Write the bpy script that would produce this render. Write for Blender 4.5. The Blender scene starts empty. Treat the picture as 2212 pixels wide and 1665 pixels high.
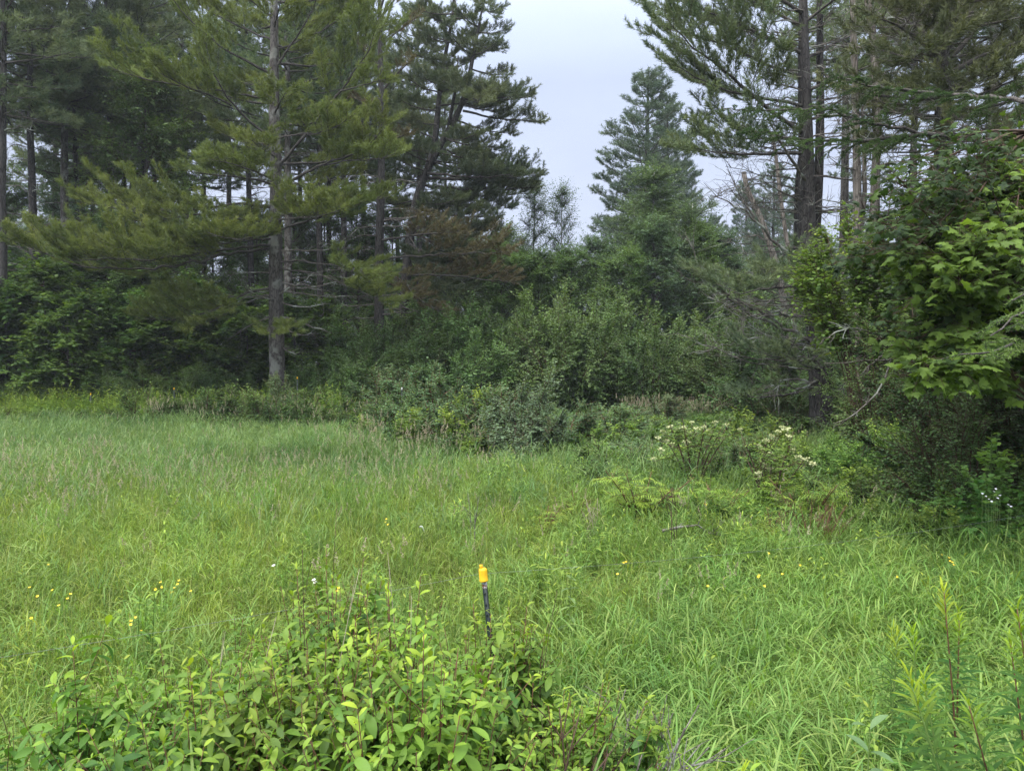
import bpy, math, random
import numpy as np
from mathutils import Vector, Euler

S = bpy.context.scene
COL = S.collection
R = math.radians
rng = np.random.default_rng(7)
random.seed(7)

# ------------------------------------------------------------------ camera
EYE = 2.3
PITCH = 1.93
FPX = 1536.0            # focal length in pixels of the 2212 px wide view used for measuring
cam_d = bpy.data.cameras.new('camera'); cam_d.lens = 25.0; cam_d.sensor_width = 36.0
cam_d.clip_start = 0.05; cam_d.clip_end = 2000
cam = bpy.data.objects.new('camera', cam_d); COL.objects.link(cam)
cam.location = (0, 0, EYE); cam.rotation_euler = (R(90 - PITCH), 0, 0)
S.camera = cam

# ------------------------------------------------------------------ world, sun, exposure
W = bpy.data.worlds.new('World'); S.world = W; W.use_nodes = True
nt = W.node_tree; N = nt.nodes; L = nt.links
for n in list(N): N.remove(n)
out = N.new('ShaderNodeOutputWorld'); bg = N.new('ShaderNodeBackground')
sky = N.new('ShaderNodeTexSky'); sky.sky_type = 'NISHITA'; sky.sun_disc = False
sky.sun_elevation = R(48); sky.sun_rotation = R(-138)
tc = N.new('ShaderNodeTexCoord'); sep = N.new('ShaderNodeSeparateXYZ')
L.new(tc.outputs['Generated'], sep.inputs[0])
ramp = N.new('ShaderNodeValToRGB')                      # overcast: the cloud layer grows brighter towards the zenith
cr = ramp.color_ramp
cr.elements[0].position = 0.0; cr.elements[0].color = (0.55, 0.60, 0.74, 1)
cr.elements[1].position = 0.42; cr.elements[1].color = (0.55, 0.625, 0.80, 1)
e = cr.elements.new(1.0); e.color = (1, 1, 1, 1)
e = cr.elements.new(0.16); e.color = (0.56, 0.615, 0.775, 1)
L.new(sep.outputs['Z'], ramp.inputs[0])
noi = N.new('ShaderNodeTexNoise'); noi.inputs['Scale'].default_value = 2.2; noi.inputs['Detail'].default_value = 4
mp = N.new('ShaderNodeMapping'); mp.inputs['Scale'].default_value = (1, 1, 2.5)
L.new(tc.outputs['Generated'], mp.inputs[0]); L.new(mp.outputs[0], noi.inputs['Vector'])
nr = N.new('ShaderNodeMapRange'); nr.inputs['From Min'].default_value = 0.3; nr.inputs['From Max'].default_value = 0.7
nr.inputs['To Min'].default_value = 0.90; nr.inputs['To Max'].default_value = 1.10
L.new(noi.outputs[0], nr.inputs[0])
gain = N.new('ShaderNodeMapRange'); gain.inputs['From Min'].default_value = 0.36; gain.inputs['From Max'].default_value = 1.0
gain.inputs['To Min'].default_value = 9.2; gain.inputs['To Max'].default_value = 32.0
L.new(sep.outputs['Z'], gain.inputs[0])
dt = N.new('ShaderNodeVectorMath'); dt.operation = 'DOT_PRODUCT'; dt.inputs[1].default_value = (-0.45, -0.50, 0.74); L.new(tc.outputs['Generated'], dt.inputs[0])
lobe = N.new('ShaderNodeMapRange'); lobe.inputs['From Min'].default_value = 0.2; lobe.inputs['From Max'].default_value = 1.0; lobe.inputs['To Min'].default_value = 0; lobe.inputs['To Max'].default_value = 1; L.new(dt.outputs['Value'], lobe.inputs[0])
lp = N.new('ShaderNodeMath'); lp.operation = 'POWER'; lp.inputs[1].default_value = 2.0; L.new(lobe.outputs[0], lp.inputs[0])
la = N.new('ShaderNodeMath'); la.operation = 'MULTIPLY_ADD'; la.inputs[1].default_value = 18.0; L.new(lp.outputs[0], la.inputs[0]); L.new(gain.outputs[0], la.inputs[2])   # sky glow added round the sun behind the camera, lights foliage facing it
g2 = N.new('ShaderNodeMath'); g2.operation = 'MULTIPLY'; L.new(la.outputs[0], g2.inputs[0]); L.new(nr.outputs[0], g2.inputs[1])
mul = N.new('ShaderNodeVectorMath'); mul.operation = 'SCALE'; L.new(ramp.outputs[0], mul.inputs[0]); L.new(g2.outputs[0], mul.inputs['Scale'])
mx = N.new('ShaderNodeMix'); mx.data_type = 'RGBA'; mx.inputs[0].default_value = 0.9
L.new(sky.outputs[0], mx.inputs[6]); L.new(mul.outputs[0], mx.inputs[7]); L.new(mx.outputs[2], bg.inputs[0])
bg.inputs[1].default_value = 0.074
L.new(bg.outputs[0], out.inputs[0])

sun_d = bpy.data.lights.new('sun', 'SUN'); sun_d.energy = 1.3; sun_d.angle = R(25); sun_d.color = (1.0, 0.96, 0.88)
sun = bpy.data.objects.new('sun', sun_d); COL.objects.link(sun)
sun.rotation_euler = (R(42), 0, R(-42))
S.view_settings.view_transform = 'Standard'; S.view_settings.look = 'None'
S.view_settings.exposure = 0.95; S.view_settings.gamma = 1.0; S.view_settings.use_curve_mapping = False
cy = S.cycles
cy.max_bounces = 6; cy.diffuse_bounces = 3; cy.glossy_bounces = 2; cy.transmission_bounces = 4
cy.transparent_max_bounces = 8; cy.volume_bounces = 0
cy.use_adaptive_sampling = True; cy.adaptive_threshold = 0.02
cy.use_denoising = True
try: cy.denoising_prefilter = 'NONE'
except Exception: pass
cy.caustics_reflective = False; cy.caustics_refractive = False

# ------------------------------------------------------------------ helpers
cp, sp = math.cos(R(PITCH)), math.sin(R(PITCH))
def at(x, y, D):
    """point at depth D (world Y) seen at view pixel (x, y)"""
    cx = (x - 1106) / FPX; cyy = (832.5 - y) / FPX
    dy = cp + cyy * sp; dz = -sp + cyy * cp
    return np.array([cx / dy * D, D, EYE + dz / dy * D])

def sm(a, b, x):
    t = np.clip((x - a) / (b - a), 0, 1); return t * t * (3 - 2 * t)

def hgt(x, y):
    x = np.asarray(x, float); y = np.asarray(y, float)
    h = 0.72 * (1 - sm(0.3, 4.6, y)) + 0.06 * np.sin(x * 0.7 + 1.3) * np.cos(y * 0.55) + 0.04 * np.sin(x * 1.9 + y * 1.3)
    d = np.abs((y - 14.6) - 0.16 * (x + 2)) ; m = sm(-7.5, -4.5, x) * (1 - sm(2.5, 7, x))
    h = h - 0.4 * np.exp(-(d / 0.9) ** 2) * m
    h = h + 0.35 * sm(27, 45, y) * 1.0
    h = h + 1.6 * sm(60, 200, np.hypot(x, y))
    return h

def nrm(v):
    v = np.asarray(v, float); return v / np.maximum(np.linalg.norm(v, axis=-1, keepdims=True), 1e-9)

def frames(d, up):
    """matrices with columns (x side, y = d, z = up made square to d)"""
    d = nrm(d); x = np.cross(d, up)
    bad = np.linalg.norm(x, axis=-1) < 1e-4
    if np.any(bad): x[bad] = np.cross(d[bad], np.array([1.0, 0.3, 0.1]))
    x = nrm(x); z = np.cross(x, d)
    return np.stack([x, d, z], axis=-1)

class Geo:
    def __init__(s): s.V = []; s.T = []; s.Q = []; s.TM = []; s.QM = []; s.var = []; s.age = []; s.n = 0
    def add(s, v, tris=None, quads=None, var=0.5, age=0.0, mat=0):
        v = np.asarray(v, np.float32).reshape(-1, 3); k = len(v)
        s.V.append(v)
        if tris is not None and len(tris):
            t = np.asarray(tris, np.int64).reshape(-1, 3) + s.n; s.T.append(t); s.TM.append(np.full(len(t), mat))
        if quads is not None and len(quads):
            q = np.asarray(quads, np.int64).reshape(-1, 4) + s.n; s.Q.append(q); s.QM.append(np.full(len(q), mat))
        s.var.append(np.broadcast_to(np.asarray(var, np.float32), (k,))); s.age.append(np.broadcast_to(np.asarray(age, np.float32), (k,)))
        s.n += k
    def scatter(s, tpl, pos, M, sc, var=None, age=0.0, mat=0):
        tv, tt, tq = tpl; n = len(pos); k = len(tv)
        if n == 0: return
        sc = np.broadcast_to(np.asarray(sc, float), (n,) if np.ndim(sc) < 2 else (n, 3))
        if sc.ndim == 1: P = np.einsum('nij,kj->nki', M, tv) * sc[:, None, None]
        else: P = np.einsum('nij,nkj->nki', M, tv[None] * sc[:, None, :])
        P = P + np.asarray(pos)[:, None, :]
        off = (np.arange(n) * k)[:, None, None]
        tris = (np.asarray(tt)[None] + off).reshape(-1, 3) if tt is not None and len(tt) else None
        quads = (np.asarray(tq)[None] + off).reshape(-1, 4) if tq is not None and len(tq) else None
        if var is None: var = rng.random(n)
        var = np.repeat(np.broadcast_to(np.asarray(var, float), (n,)), k)
        age = np.repeat(np.broadcast_to(np.asarray(age, float), (n,)), k)
        s.add(P, tris, quads, var, age, mat)
    def segs(s, p0, p1, r0, r1, sides=3, mat=0, var=0.5):
        """tapered prisms"""
        p0 = np.asarray(p0, float).reshape(-1, 3); p1 = np.asarray(p1, float).reshape(-1, 3); n = len(p0)
        if n == 0: return
        r0 = np.broadcast_to(np.asarray(r0, float), (n,)); r1 = np.broadcast_to(np.asarray(r1, float), (n,))
        M = frames(p1 - p0, np.tile([0.1, 0.2, 1.0], (n, 1)))
        a = np.arange(sides) / sides * 2 * math.pi
        ring = M[:, None, :, 0] * np.cos(a)[None, :, None] + M[:, None, :, 2] * np.sin(a)[None, :, None]
        A = p0[:, None] + ring * r0[:, None, None]; B = p1[:, None] + ring * r1[:, None, None]
        P = np.concatenate([A, B], 1)
        i = np.arange(sides); j = (i + 1) % sides
        q = np.stack([i, j, j + sides, i + sides], 1)
        q = (q[None] + (np.arange(n) * 2 * sides)[:, None, None]).reshape(-1, 4)
        s.add(P, None, q, var, 0, mat)
    def tube(s, pts, rad, sides=8, mat=0, rough=0.0, var=0.5):
        pts = np.asarray(pts, float); n = len(pts); rad = np.broadcast_to(np.asarray(rad, float), (n,))
        d = np.gradient(pts, axis=0); M = frames(d, np.tile([0.13, 1.0, 0.21], (n, 1)))
        a = np.arange(sides) / sides * 2 * math.pi
        rr = rad[:, None] * (1 + rough * rng.normal(size=(n, sides)))
        P = pts[:, None] + (M[:, None, :, 0] * np.cos(a)[None, :, None] + M[:, None, :, 2] * np.sin(a)[None, :, None]) * rr[..., None]
        i = np.arange(sides); j = (i + 1) % sides
        q = np.stack([i, j, j + sides, i + sides], 1)[None] + (np.arange(n - 1) * sides)[:, None, None]
        base = s.n
        s.add(P, None, q.reshape(-1, 4), var, 0, mat)
        s.add(pts[[0, -1]], np.concatenate([np.stack([j, i, np.full(sides, 0)], 1) * 1, ]) * 0, None, var, 0, mat) if False else None
        # end cap
        tip = pts[-1]
        e0 = base + (n - 1) * sides
        s.V.append(tip[None].astype(np.float32)); s.var.append(np.array([var], np.float32)); s.age.append(np.zeros(1, np.float32))
        s.T.append(np.stack([e0 + i, e0 + j, np.full(sides, s.n)], 1)); s.TM.append(np.full(sides, mat)); s.n += 1
    def build(s, name, mats, parent=None, smooth=False, link=True):
        me = bpy.data.meshes.new(name)
        V = np.concatenate(s.V).astype(np.float32)
        T = np.concatenate(s.T) if s.T else np.zeros((0, 3), np.int64); Q = np.concatenate(s.Q) if s.Q else np.zeros((0, 4), np.int64)
        TM = np.concatenate(s.TM) if s.TM else np.zeros(0); QM = np.concatenate(s.QM) if s.QM else np.zeros(0)
        me.vertices.add(len(V)); me.vertices.foreach_set('co', V.ravel())
        nl = len(T) * 3 + len(Q) * 4
        me.loops.add(nl); me.loops.foreach_set('vertex_index', np.concatenate([T.ravel(), Q.ravel()]).astype(np.int32))
        me.polygons.add(len(T) + len(Q))
        me.polygons.foreach_set('loop_start', np.concatenate([np.arange(len(T)) * 3, len(T) * 3 + np.arange(len(Q)) * 4]).astype(np.int32))
        me.polygons.foreach_set('material_index', np.concatenate([TM, QM]).astype(np.int32))
        if smooth: me.polygons.foreach_set('use_smooth', np.ones(len(T) + len(Q), bool))
        for m in (mats if isinstance(mats, (list, tuple)) else [mats]): me.materials.append(m)
        for nm, arr in (('var', s.var), ('age', s.age)):
            a = me.attributes.new(nm, 'FLOAT', 'POINT'); a.data.foreach_set('value', np.concatenate(arr).astype(np.float32))
        me.update(calc_edges=True)
        o = bpy.data.objects.new(name, me)
        if link: COL.objects.link(o)
        if parent: o.parent = parent
        return o

def tag(o, label=None, cat=None, group=None, kind=None):
    if label: o['label'] = label
    if cat: o['category'] = cat
    if group: o['group'] = group
    if kind: o['kind'] = kind
    return o

def thing(name, loc, label, cat, group=None, rz=0.0):
    o = bpy.data.objects.new(name, None); COL.objects.link(o); o.empty_display_size = 0.1
    o.location = loc; o.rotation_euler = (0, 0, rz)
    return tag(o, label, cat, group)

def copy_tree(src, loc, rz=0.0, sc=1.0, label=None, group=None, tilt=(0, 0)):
    r = src.copy(); COL.objects.link(r)
    r.location = loc; r.rotation_euler = (tilt[0], tilt[1], rz); r.scale = sc if isinstance(sc, tuple) else (sc, sc, sc)
    if label: r['label'] = label
    if group: r['group'] = group
    for ch in src.children:
        c = ch.copy(); COL.objects.link(c); c.parent = r
        for g in ch.children:
            d = g.copy(); COL.objects.link(d); d.parent = c
    return r

# ------------------------------------------------------------------ materials
def newmat(name):
    m = bpy.data.materials.new(name); m.use_nodes = True
    n = m.node_tree.nodes
    for x in list(n): n.remove(x)
    return m, n, m.node_tree.links

def leafmat(name, dark, light, new=None, transl=0.35, rough=0.55, scale=0.35, jitter=0.10, spec=0.2, tcol=(1.25, 1.25, 0.55)):
    m, n, l = newmat(name)
    o = n.new('ShaderNodeOutputMaterial')
    va = n.new('ShaderNodeAttribute'); va.attribute_name = 'var'
    ag = n.new('ShaderNodeAttribute'); ag.attribute_name = 'age'
    geo = n.new('ShaderNodeNewGeometry'); no = n.new('ShaderNodeTexNoise'); no.inputs['Scale'].default_value = scale; no.inputs['Detail'].default_value = 2
    l.new(geo.outputs['Position'], no.inputs['Vector'])
    oi = n.new('ShaderNodeObjectInfo')
    # f = 0.5*var + 1.4*(noise-.5) + .25
    a = n.new('ShaderNodeMath'); a.operation = 'MULTIPLY_ADD'; a.inputs[1].default_value = 2.0; a.inputs[2].default_value = -0.85
    l.new(no.outputs[0], a.inputs[0])
    b = n.new('ShaderNodeMath'); b.operation = 'MULTIPLY_ADD'; b.inputs[1].default_value = 0.7; l.new(va.outputs['Fac'], b.inputs[0]); l.new(a.outputs[0], b.inputs[2]); b.use_clamp = True
    mx = n.new('ShaderNodeMix'); mx.data_type = 'RGBA'; mx.inputs[6].default_value = (*dark, 1); mx.inputs[7].default_value = (*light, 1); l.new(b.outputs[0], mx.inputs[0])
    m2 = n.new('ShaderNodeMix'); m2.data_type = 'RGBA'; m2.inputs[7].default_value = (*(new or light), 1)
    l.new(mx.outputs[2], m2.inputs[6]); l.new(ag.outputs['Fac'], m2.inputs[0])
    hs = n.new('ShaderNodeHueSaturation')
    h = n.new('ShaderNodeMapRange'); h.inputs['To Min'].default_value = 0.5 - 0.15 * jitter; h.inputs['To Max'].default_value = 0.5 + 0.15 * jitter; l.new(oi.outputs['Random'], h.inputs[0])
    v = n.new('ShaderNodeMapRange'); v.inputs['To Min'].default_value = 1 - 1.5 * jitter; v.inputs['To Max'].default_value = 1 + 1.5 * jitter
    wn = n.new('ShaderNodeTexWhiteNoise'); wn.noise_dimensions = '1D'; l.new(oi.outputs['Random'], wn.inputs['W']); l.new(wn.outputs['Value'], v.inputs[0])
    l.new(h.outputs[0], hs.inputs['Hue']); l.new(v.outputs[0], hs.inputs['Value']); l.new(m2.outputs[2], hs.inputs['Color'])
    pr = n.new('ShaderNodeBsdfPrincipled'); pr.inputs['Roughness'].default_value = rough; pr.inputs['Specular IOR Level'].default_value = spec
    l.new(hs.outputs[0], pr.inputs['Base Color'])
    tr = n.new('ShaderNodeBsdfTranslucent'); tm = n.new('ShaderNodeVectorMath'); tm.operation = 'MULTIPLY'; tm.inputs[1].default_value = tcol
    l.new(hs.outputs[0], tm.inputs[0]); l.new(tm.outputs[0], tr.inputs[0])
    ms = n.new('ShaderNodeMixShader'); ms.inputs[0].default_value = transl
    l.new(pr.outputs[0], ms.inputs[1]); l.new(tr.outputs[0], ms.inputs[2]); l.new(ms.outputs[0], o.inputs[0])
    return m

def barkmat(name, a, b, sc=6.0, zs=0.25, bump=0.5, lichen=None):
    m, n, l = newmat(name)
    o = n.new('ShaderNodeOutputMaterial'); pr = n.new('ShaderNodeBsdfPrincipled'); pr.inputs['Roughness'].default_value = 0.9; pr.inputs['Specular IOR Level'].default_value = 0.15
    t = n.new('ShaderNodeTexCoord'); mp = n.new('ShaderNodeMapping'); mp.inputs['Scale'].default_value = (1, 1, zs)
    l.new(t.outputs['Object'], mp.inputs[0])
    no = n.new('ShaderNodeTexNoise'); no.inputs['Scale'].default_value = sc; no.inputs['Detail'].default_value = 6; no.inputs['Roughness'].default_value = 0.7
    l.new(mp.outputs[0], no.inputs['Vector'])
    vo = n.new('ShaderNodeTexVoronoi'); vo.inputs['Scale'].default_value = sc * 3.2; vo.feature = 'DISTANCE_TO_EDGE'; l.new(mp.outputs[0], vo.inputs['Vector'])
    cr = n.new('ShaderNodeValToRGB'); cr.color_ramp.elements[0].position = 0.33; cr.color_ramp.elements[0].color = (*a, 1); cr.color_ramp.elements[1].position = 0.68; cr.color_ramp.elements[1].color = (*b, 1)
    l.new(no.outputs[0], cr.inputs[0])
    v2 = n.new('ShaderNodeMapRange'); v2.inputs['From Max'].default_value = 0.12; v2.inputs['To Min'].default_value = 0.35; l.new(vo.outputs['Distance'], v2.inputs[0])
    mu = n.new('ShaderNodeVectorMath'); mu.operation = 'SCALE'; l.new(cr.outputs[0], mu.inputs[0]); l.new(v2.outputs[0], mu.inputs['Scale'])
    last = mu.outputs[0]
    if lichen:
        n2 = n.new('ShaderNodeTexNoise'); n2.inputs['Scale'].default_value = 2.3; n2.inputs['Detail'].default_value = 7; l.new(t.outputs['Object'], n2.inputs['Vector'])
        c2 = n.new('ShaderNodeMapRange'); c2.inputs['From Min'].default_value = 0.52; c2.inputs['From Max'].default_value = 0.62; l.new(n2.outputs[0], c2.inputs[0])
        mm = n.new('ShaderNodeMix'); mm.data_type = 'RGBA'; l.new(c2.outputs[0], mm.inputs[0]); l.new(last, mm.inputs[6]); mm.inputs[7].default_value = (*lichen, 1); last = mm.outputs[2]
    l.new(last, pr.inputs['Base Color'])
    ad = n.new('ShaderNodeMath'); ad.operation = 'MULTIPLY'; l.new(no.outputs[0], ad.inputs[0]); l.new(v2.outputs[0], ad.inputs[1])
    bu = n.new('ShaderNodeBump'); bu.inputs['Strength'].default_value = bump; bu.inputs['Distance'].default_value = 0.03; l.new(ad.outputs[0], bu.inputs['Height']); l.new(bu.outputs[0], pr.inputs['Normal'])
    l.new(pr.outputs[0], o.inputs[0])
    return m

def plain(name, c, rough=0.6, spec=0.4, noise=0.15, sc=20):
    m, n, l = newmat(name)
    o = n.new('ShaderNodeOutputMaterial'); pr = n.new('ShaderNodeBsdfPrincipled'); pr.inputs['Roughness'].default_value = rough; pr.inputs['Specular IOR Level'].default_value = spec
    t = n.new('ShaderNodeTexCoord'); no = n.new('ShaderNodeTexNoise'); no.inputs['Scale'].default_value = sc; no.inputs['Detail'].default_value = 5; l.new(t.outputs['Object'], no.inputs['Vector'])
    mr = n.new('ShaderNodeMapRange'); mr.inputs['From Min'].default_value = 0.3; mr.inputs['From Max'].default_value = 0.7; mr.inputs['To Min'].default_value = 1 - noise; mr.inputs['To Max'].default_value = 1 + noise; l.new(no.outputs[0], mr.inputs[0])
    mu = n.new('ShaderNodeVectorMath'); mu.operation = 'SCALE'; mu.inputs[0].default_value = c; l.new(mr.outputs[0], mu.inputs['Scale'])
    l.new(mu.outputs[0], pr.inputs['Base Color']); l.new(pr.outputs[0], o.inputs[0])
    return m

M = {}
M['needle'] = leafmat('pine_needles', (0.115, 0.150, 0.045), (0.255, 0.280, 0.075), (0.20, 0.26, 0.08), transl=0.28, rough=0.6, scale=0.45, spec=0.2)
M['needle_dark'] = leafmat('dark_pine_needles', (0.085, 0.130, 0.070), (0.185, 0.225, 0.105), transl=0.2, rough=0.6, scale=0.4, spec=0.2)
M['needle_blue'] = leafmat('bluish_pine_needles', (0.070, 0.115, 0.080), (0.135, 0.185, 0.115), transl=0.2, rough=0.6, scale=0.3, spec=0.2)
M['needle_brown'] = leafmat('fading_pine_needles', (0.110, 0.088, 0.050), (0.185, 0.165, 0.075), transl=0.1, rough=0.7, scale=0.8, spec=0.1)
M['needle_olive'] = leafmat('olive_pine_needles', (0.075, 0.088, 0.044), (0.165, 0.172, 0.075), transl=0.2, rough=0.6, scale=0.5, spec=0.2)  # brown-green needles of the dark limbed pine
M['spruce'] = leafmat('spruce_needles', (0.035, 0.075, 0.024), (0.10, 0.165, 0.045), (0.21, 0.30, 0.075), transl=0.15, rough=0.65, scale=1.5, spec=0.15)
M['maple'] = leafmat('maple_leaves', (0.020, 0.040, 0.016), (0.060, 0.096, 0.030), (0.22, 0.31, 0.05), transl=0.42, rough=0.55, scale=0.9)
M['shade_leaf'] = leafmat('shade_darkened_shrub_leaves', (0.024, 0.054, 0.020), (0.070, 0.120, 0.036), (0.10, 0.16, 0.04), transl=0.25, rough=0.5, scale=0.9)  # shade of the trees overhead is put into this leaf colour
M['low_alder'] = leafmat('low_shrub_leaves', (0.034, 0.078, 0.025), (0.100, 0.170, 0.046), (0.20, 0.30, 0.06), transl=0.3, rough=0.55, scale=0.9)
M['maple_far'] = leafmat('understory_maple_leaves', (0.038, 0.086, 0.026), (0.115, 0.195, 0.038), (0.22, 0.32, 0.050), transl=0.35, rough=0.5, scale=0.5)
M['alder'] = leafmat('alder_leaves', (0.065, 0.125, 0.045), (0.155, 0.245, 0.078), (0.23, 0.33, 0.09), transl=0.3, rough=0.5, scale=0.45)
M['dogwood'] = leafmat('dogwood_leaves', (0.065, 0.125, 0.052), (0.15, 0.235, 0.10), (0.21, 0.29, 0.12), transl=0.3, rough=0.5, scale=0.8)
M['dog_pale'] = leafmat('pale_dogwood_leaves', (0.07, 0.125, 0.065), (0.145, 0.215, 0.115), (0.20, 0.27, 0.14), transl=0.28, rough=0.55, scale=0.8)
M['birch_leaf'] = leafmat('birch_leaves', (0.075, 0.130, 0.075), (0.145, 0.215, 0.120), transl=0.32, rough=0.5, scale=0.4)
M['bramble'] = leafmat('bramble_leaves', (0.065, 0.140, 0.032), (0.17, 0.275, 0.055), (0.30, 0.40, 0.06), transl=0.35, rough=0.5, scale=0.8)
M['rose'] = leafmat('rose_leaves', (0.070, 0.155, 0.036), (0.18, 0.30, 0.062), (0.36, 0.46, 0.07), transl=0.32, rough=0.45, scale=0.9)
M['sweet'] = leafmat('meadowsweet_leaves', (0.062, 0.145, 0.028), (0.180, 0.300, 0.040), (0.38, 0.48, 0.040), transl=0.38, rough=0.5, scale=2.2, spec=0.3)
M['golden'] = leafmat('goldenrod_leaves', (0.036, 0.090, 0.018), (0.095, 0.180, 0.030), (0.30, 0.40, 0.03), transl=0.35, rough=0.6, scale=2.0, spec=0.15)
M['reed'] = leafmat('reed_grass_blades', (0.102, 0.205, 0.040), (0.220, 0.350, 0.078), (0.34, 0.42, 0.12), transl=0.4, rough=0.5, scale=0.55, jitter=0.12, spec=0.3)
M['fine'] = leafmat('fine_grass_blades', (0.124, 0.208, 0.034), (0.265, 0.360, 0.060), (0.42, 0.43, 0.18), transl=0.4, rough=0.45, scale=0.4, jitter=0.14)
M['far_reed'] = leafmat('canary_grass_blades', (0.080, 0.165, 0.048), (0.195, 0.300, 0.092), (0.33, 0.37, 0.16), transl=0.35, rough=0.5, scale=0.35, jitter=0.12, spec=0.3)
M['seed'] = leafmat('grass_seed_heads', (0.28, 0.25, 0.16), (0.50, 0.43, 0.30), (0.40, 0.40, 0.22), transl=0.3, rough=0.7, scale=1.0, tcol=(1.1, 1.0, 0.9))
M['herb'] = leafmat('meadow_herb_leaves', (0.09, 0.17, 0.035), (0.20, 0.31, 0.05), (0.33, 0.42, 0.06), transl=0.35, rough=0.5, scale=1.0)
M['bark'] = barkmat('pine_bark', (0.050, 0.042, 0.036), (0.17, 0.155, 0.14), 5, 0.22, 0.9, lichen=(0.20, 0.20, 0.175))
M['bark_dark'] = barkmat('dark_pine_bark', (0.030, 0.027, 0.025), (0.110, 0.101, 0.093), 6, 0.2, 0.9)
M['limb'] = barkmat('pine_limb_bark', (0.055, 0.047, 0.042), (0.15, 0.135, 0.12), 7, 1.0, 0.4)
M['dead'] = barkmat('dead_branch_wood', (0.095, 0.080, 0.068), (0.25, 0.225, 0.195), 8, 1.0, 0.3, lichen=(0.33, 0.35, 0.30))
M['snag'] = barkmat('weathered_snag_wood', (0.12, 0.100, 0.085), (0.30, 0.262, 0.225), 4, 0.12, 0.5)
M['twig'] = plain('shrub_twigs', (0.075, 0.048, 0.032), 0.8, 0.2, 0.3)
M['redtwig'] = plain('reddish_shrub_stems', (0.13, 0.060, 0.035), 0.7, 0.3, 0.3)
M['pale_twig'] = plain('dead_pale_twigs', (0.32, 0.27, 0.19), 0.8, 0.2, 0.25)
M['birch_bark'] = barkmat('birch_bark', (0.22, 0.21, 0.20), (0.55, 0.54, 0.51), 5, 2.5, 0.2)
M['gstem'] = plain('green_stems', (0.13, 0.20, 0.05), 0.6, 0.3, 0.2)
M['yellow'] = plain('buttercup_petals', (0.80, 0.56, 0.02), 0.35, 0.5, 0.1)
M['orange'] = plain('hawkweed_petals', (0.85, 0.30, 0.02), 0.5, 0.3, 0.1)
M['white'] = plain('white_petals', (0.80, 0.80, 0.76), 0.6, 0.3, 0.05)
M['cream'] = plain('elder_blossom', (0.50, 0.52, 0.27), 0.7, 0.2, 0.1)
M['cap'] = plain('yellow_plastic', (0.80, 0.44, 0.014), 0.5, 0.4, 0.16, 38)
M['post_paint'] = plain('dark_green_post_paint', (0.012, 0.020, 0.018), 0.45, 0.5, 0.35, 40)
M['wire'] = plain('galvanised_wire', (0.22, 0.23, 0.23), 0.4, 0.5, 0.1)

# ground
def groundmat():
    m, n, l = newmat('ground_soil_and_thatch')
    o = n.new('ShaderNodeOutputMaterial'); pr = n.new('ShaderNodeBsdfPrincipled'); pr.inputs['Roughness'].default_value = 0.95; pr.inputs['Specular IOR Level'].default_value = 0.1
    g = n.new('ShaderNodeNewGeometry'); a = n.new('ShaderNodeTexNoise'); a.inputs['Scale'].default_value = 0.6; a.inputs['Detail'].default_value = 6
    b = n.new('ShaderNodeTexNoise'); b.inputs['Scale'].default_value = 14; b.inputs['Detail'].default_value = 8; b.inputs['Roughness'].default_value = 0.75
    l.new(g.outputs['Position'], a.inputs[0]); l.new(g.outputs['Position'], b.inputs[0])
    r1 = n.new('ShaderNodeValToRGB'); r1.color_ramp.elements[0].color = (0.030, 0.032, 0.015, 1); r1.color_ramp.elements[1].color = (0.075, 0.095, 0.030, 1); r1.color_ramp.elements[0].position = .35; r1.color_ramp.elements[1].position = .65
    r2 = n.new('ShaderNodeValToRGB'); r2.color_ramp.elements[0].color = (0.35, 0.33, 0.3, 1); r2.color_ramp.elements[1].color = (1.3, 1.25, 1.1, 1); r2.color_ramp.elements[0].position = .35; r2.color_ramp.elements[1].position = .65
    l.new(a.outputs[0], r1.inputs[0]); l.new(b.outputs[0], r2.inputs[0])
    mu = n.new('ShaderNodeVectorMath'); mu.operation = 'MULTIPLY'; l.new(r1.outputs[0], mu.inputs[0]); l.new(r2.outputs[0], mu.inputs[1])
    l.new(mu.outputs[0], pr.inputs['Base Color'])
    bu = n.new('ShaderNodeBump'); bu.inputs['Distance'].default_value = 0.05; l.new(b.outputs[0], bu.inputs['Height']); l.new(bu.outputs[0], pr.inputs['Normal'])
    l.new(pr.outputs[0], o.inputs[0]); return m
M['ground'] = groundmat()

# ------------------------------------------------------------------ ground sheet
def ground():
    a = np.concatenate([-np.geomspace(700, 31, 18), np.linspace(-30, 30, 151), np.geomspace(31, 700, 18)])
    b = np.concatenate([-np.geomspace(700, 11, 16), np.linspace(-10, 50, 151), np.geomspace(51, 700, 18)])
    X, Y = np.meshgrid(a, b); Z = hgt(X, Y)
    V = np.stack([X, Y, Z], -1).reshape(-1, 3); nx = len(a); ny = len(b)
    i = np.arange(nx - 1)[None] + np.arange(ny - 1)[:, None] * nx
    q = np.stack([i, i + 1, i + 1 + nx, i + nx], -1).reshape(-1, 4)
    g = Geo(); g.add(V, None, q); o = g.build('ground', M['ground'], smooth=True); tag(o, kind='structure')
    return o
ground()

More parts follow.
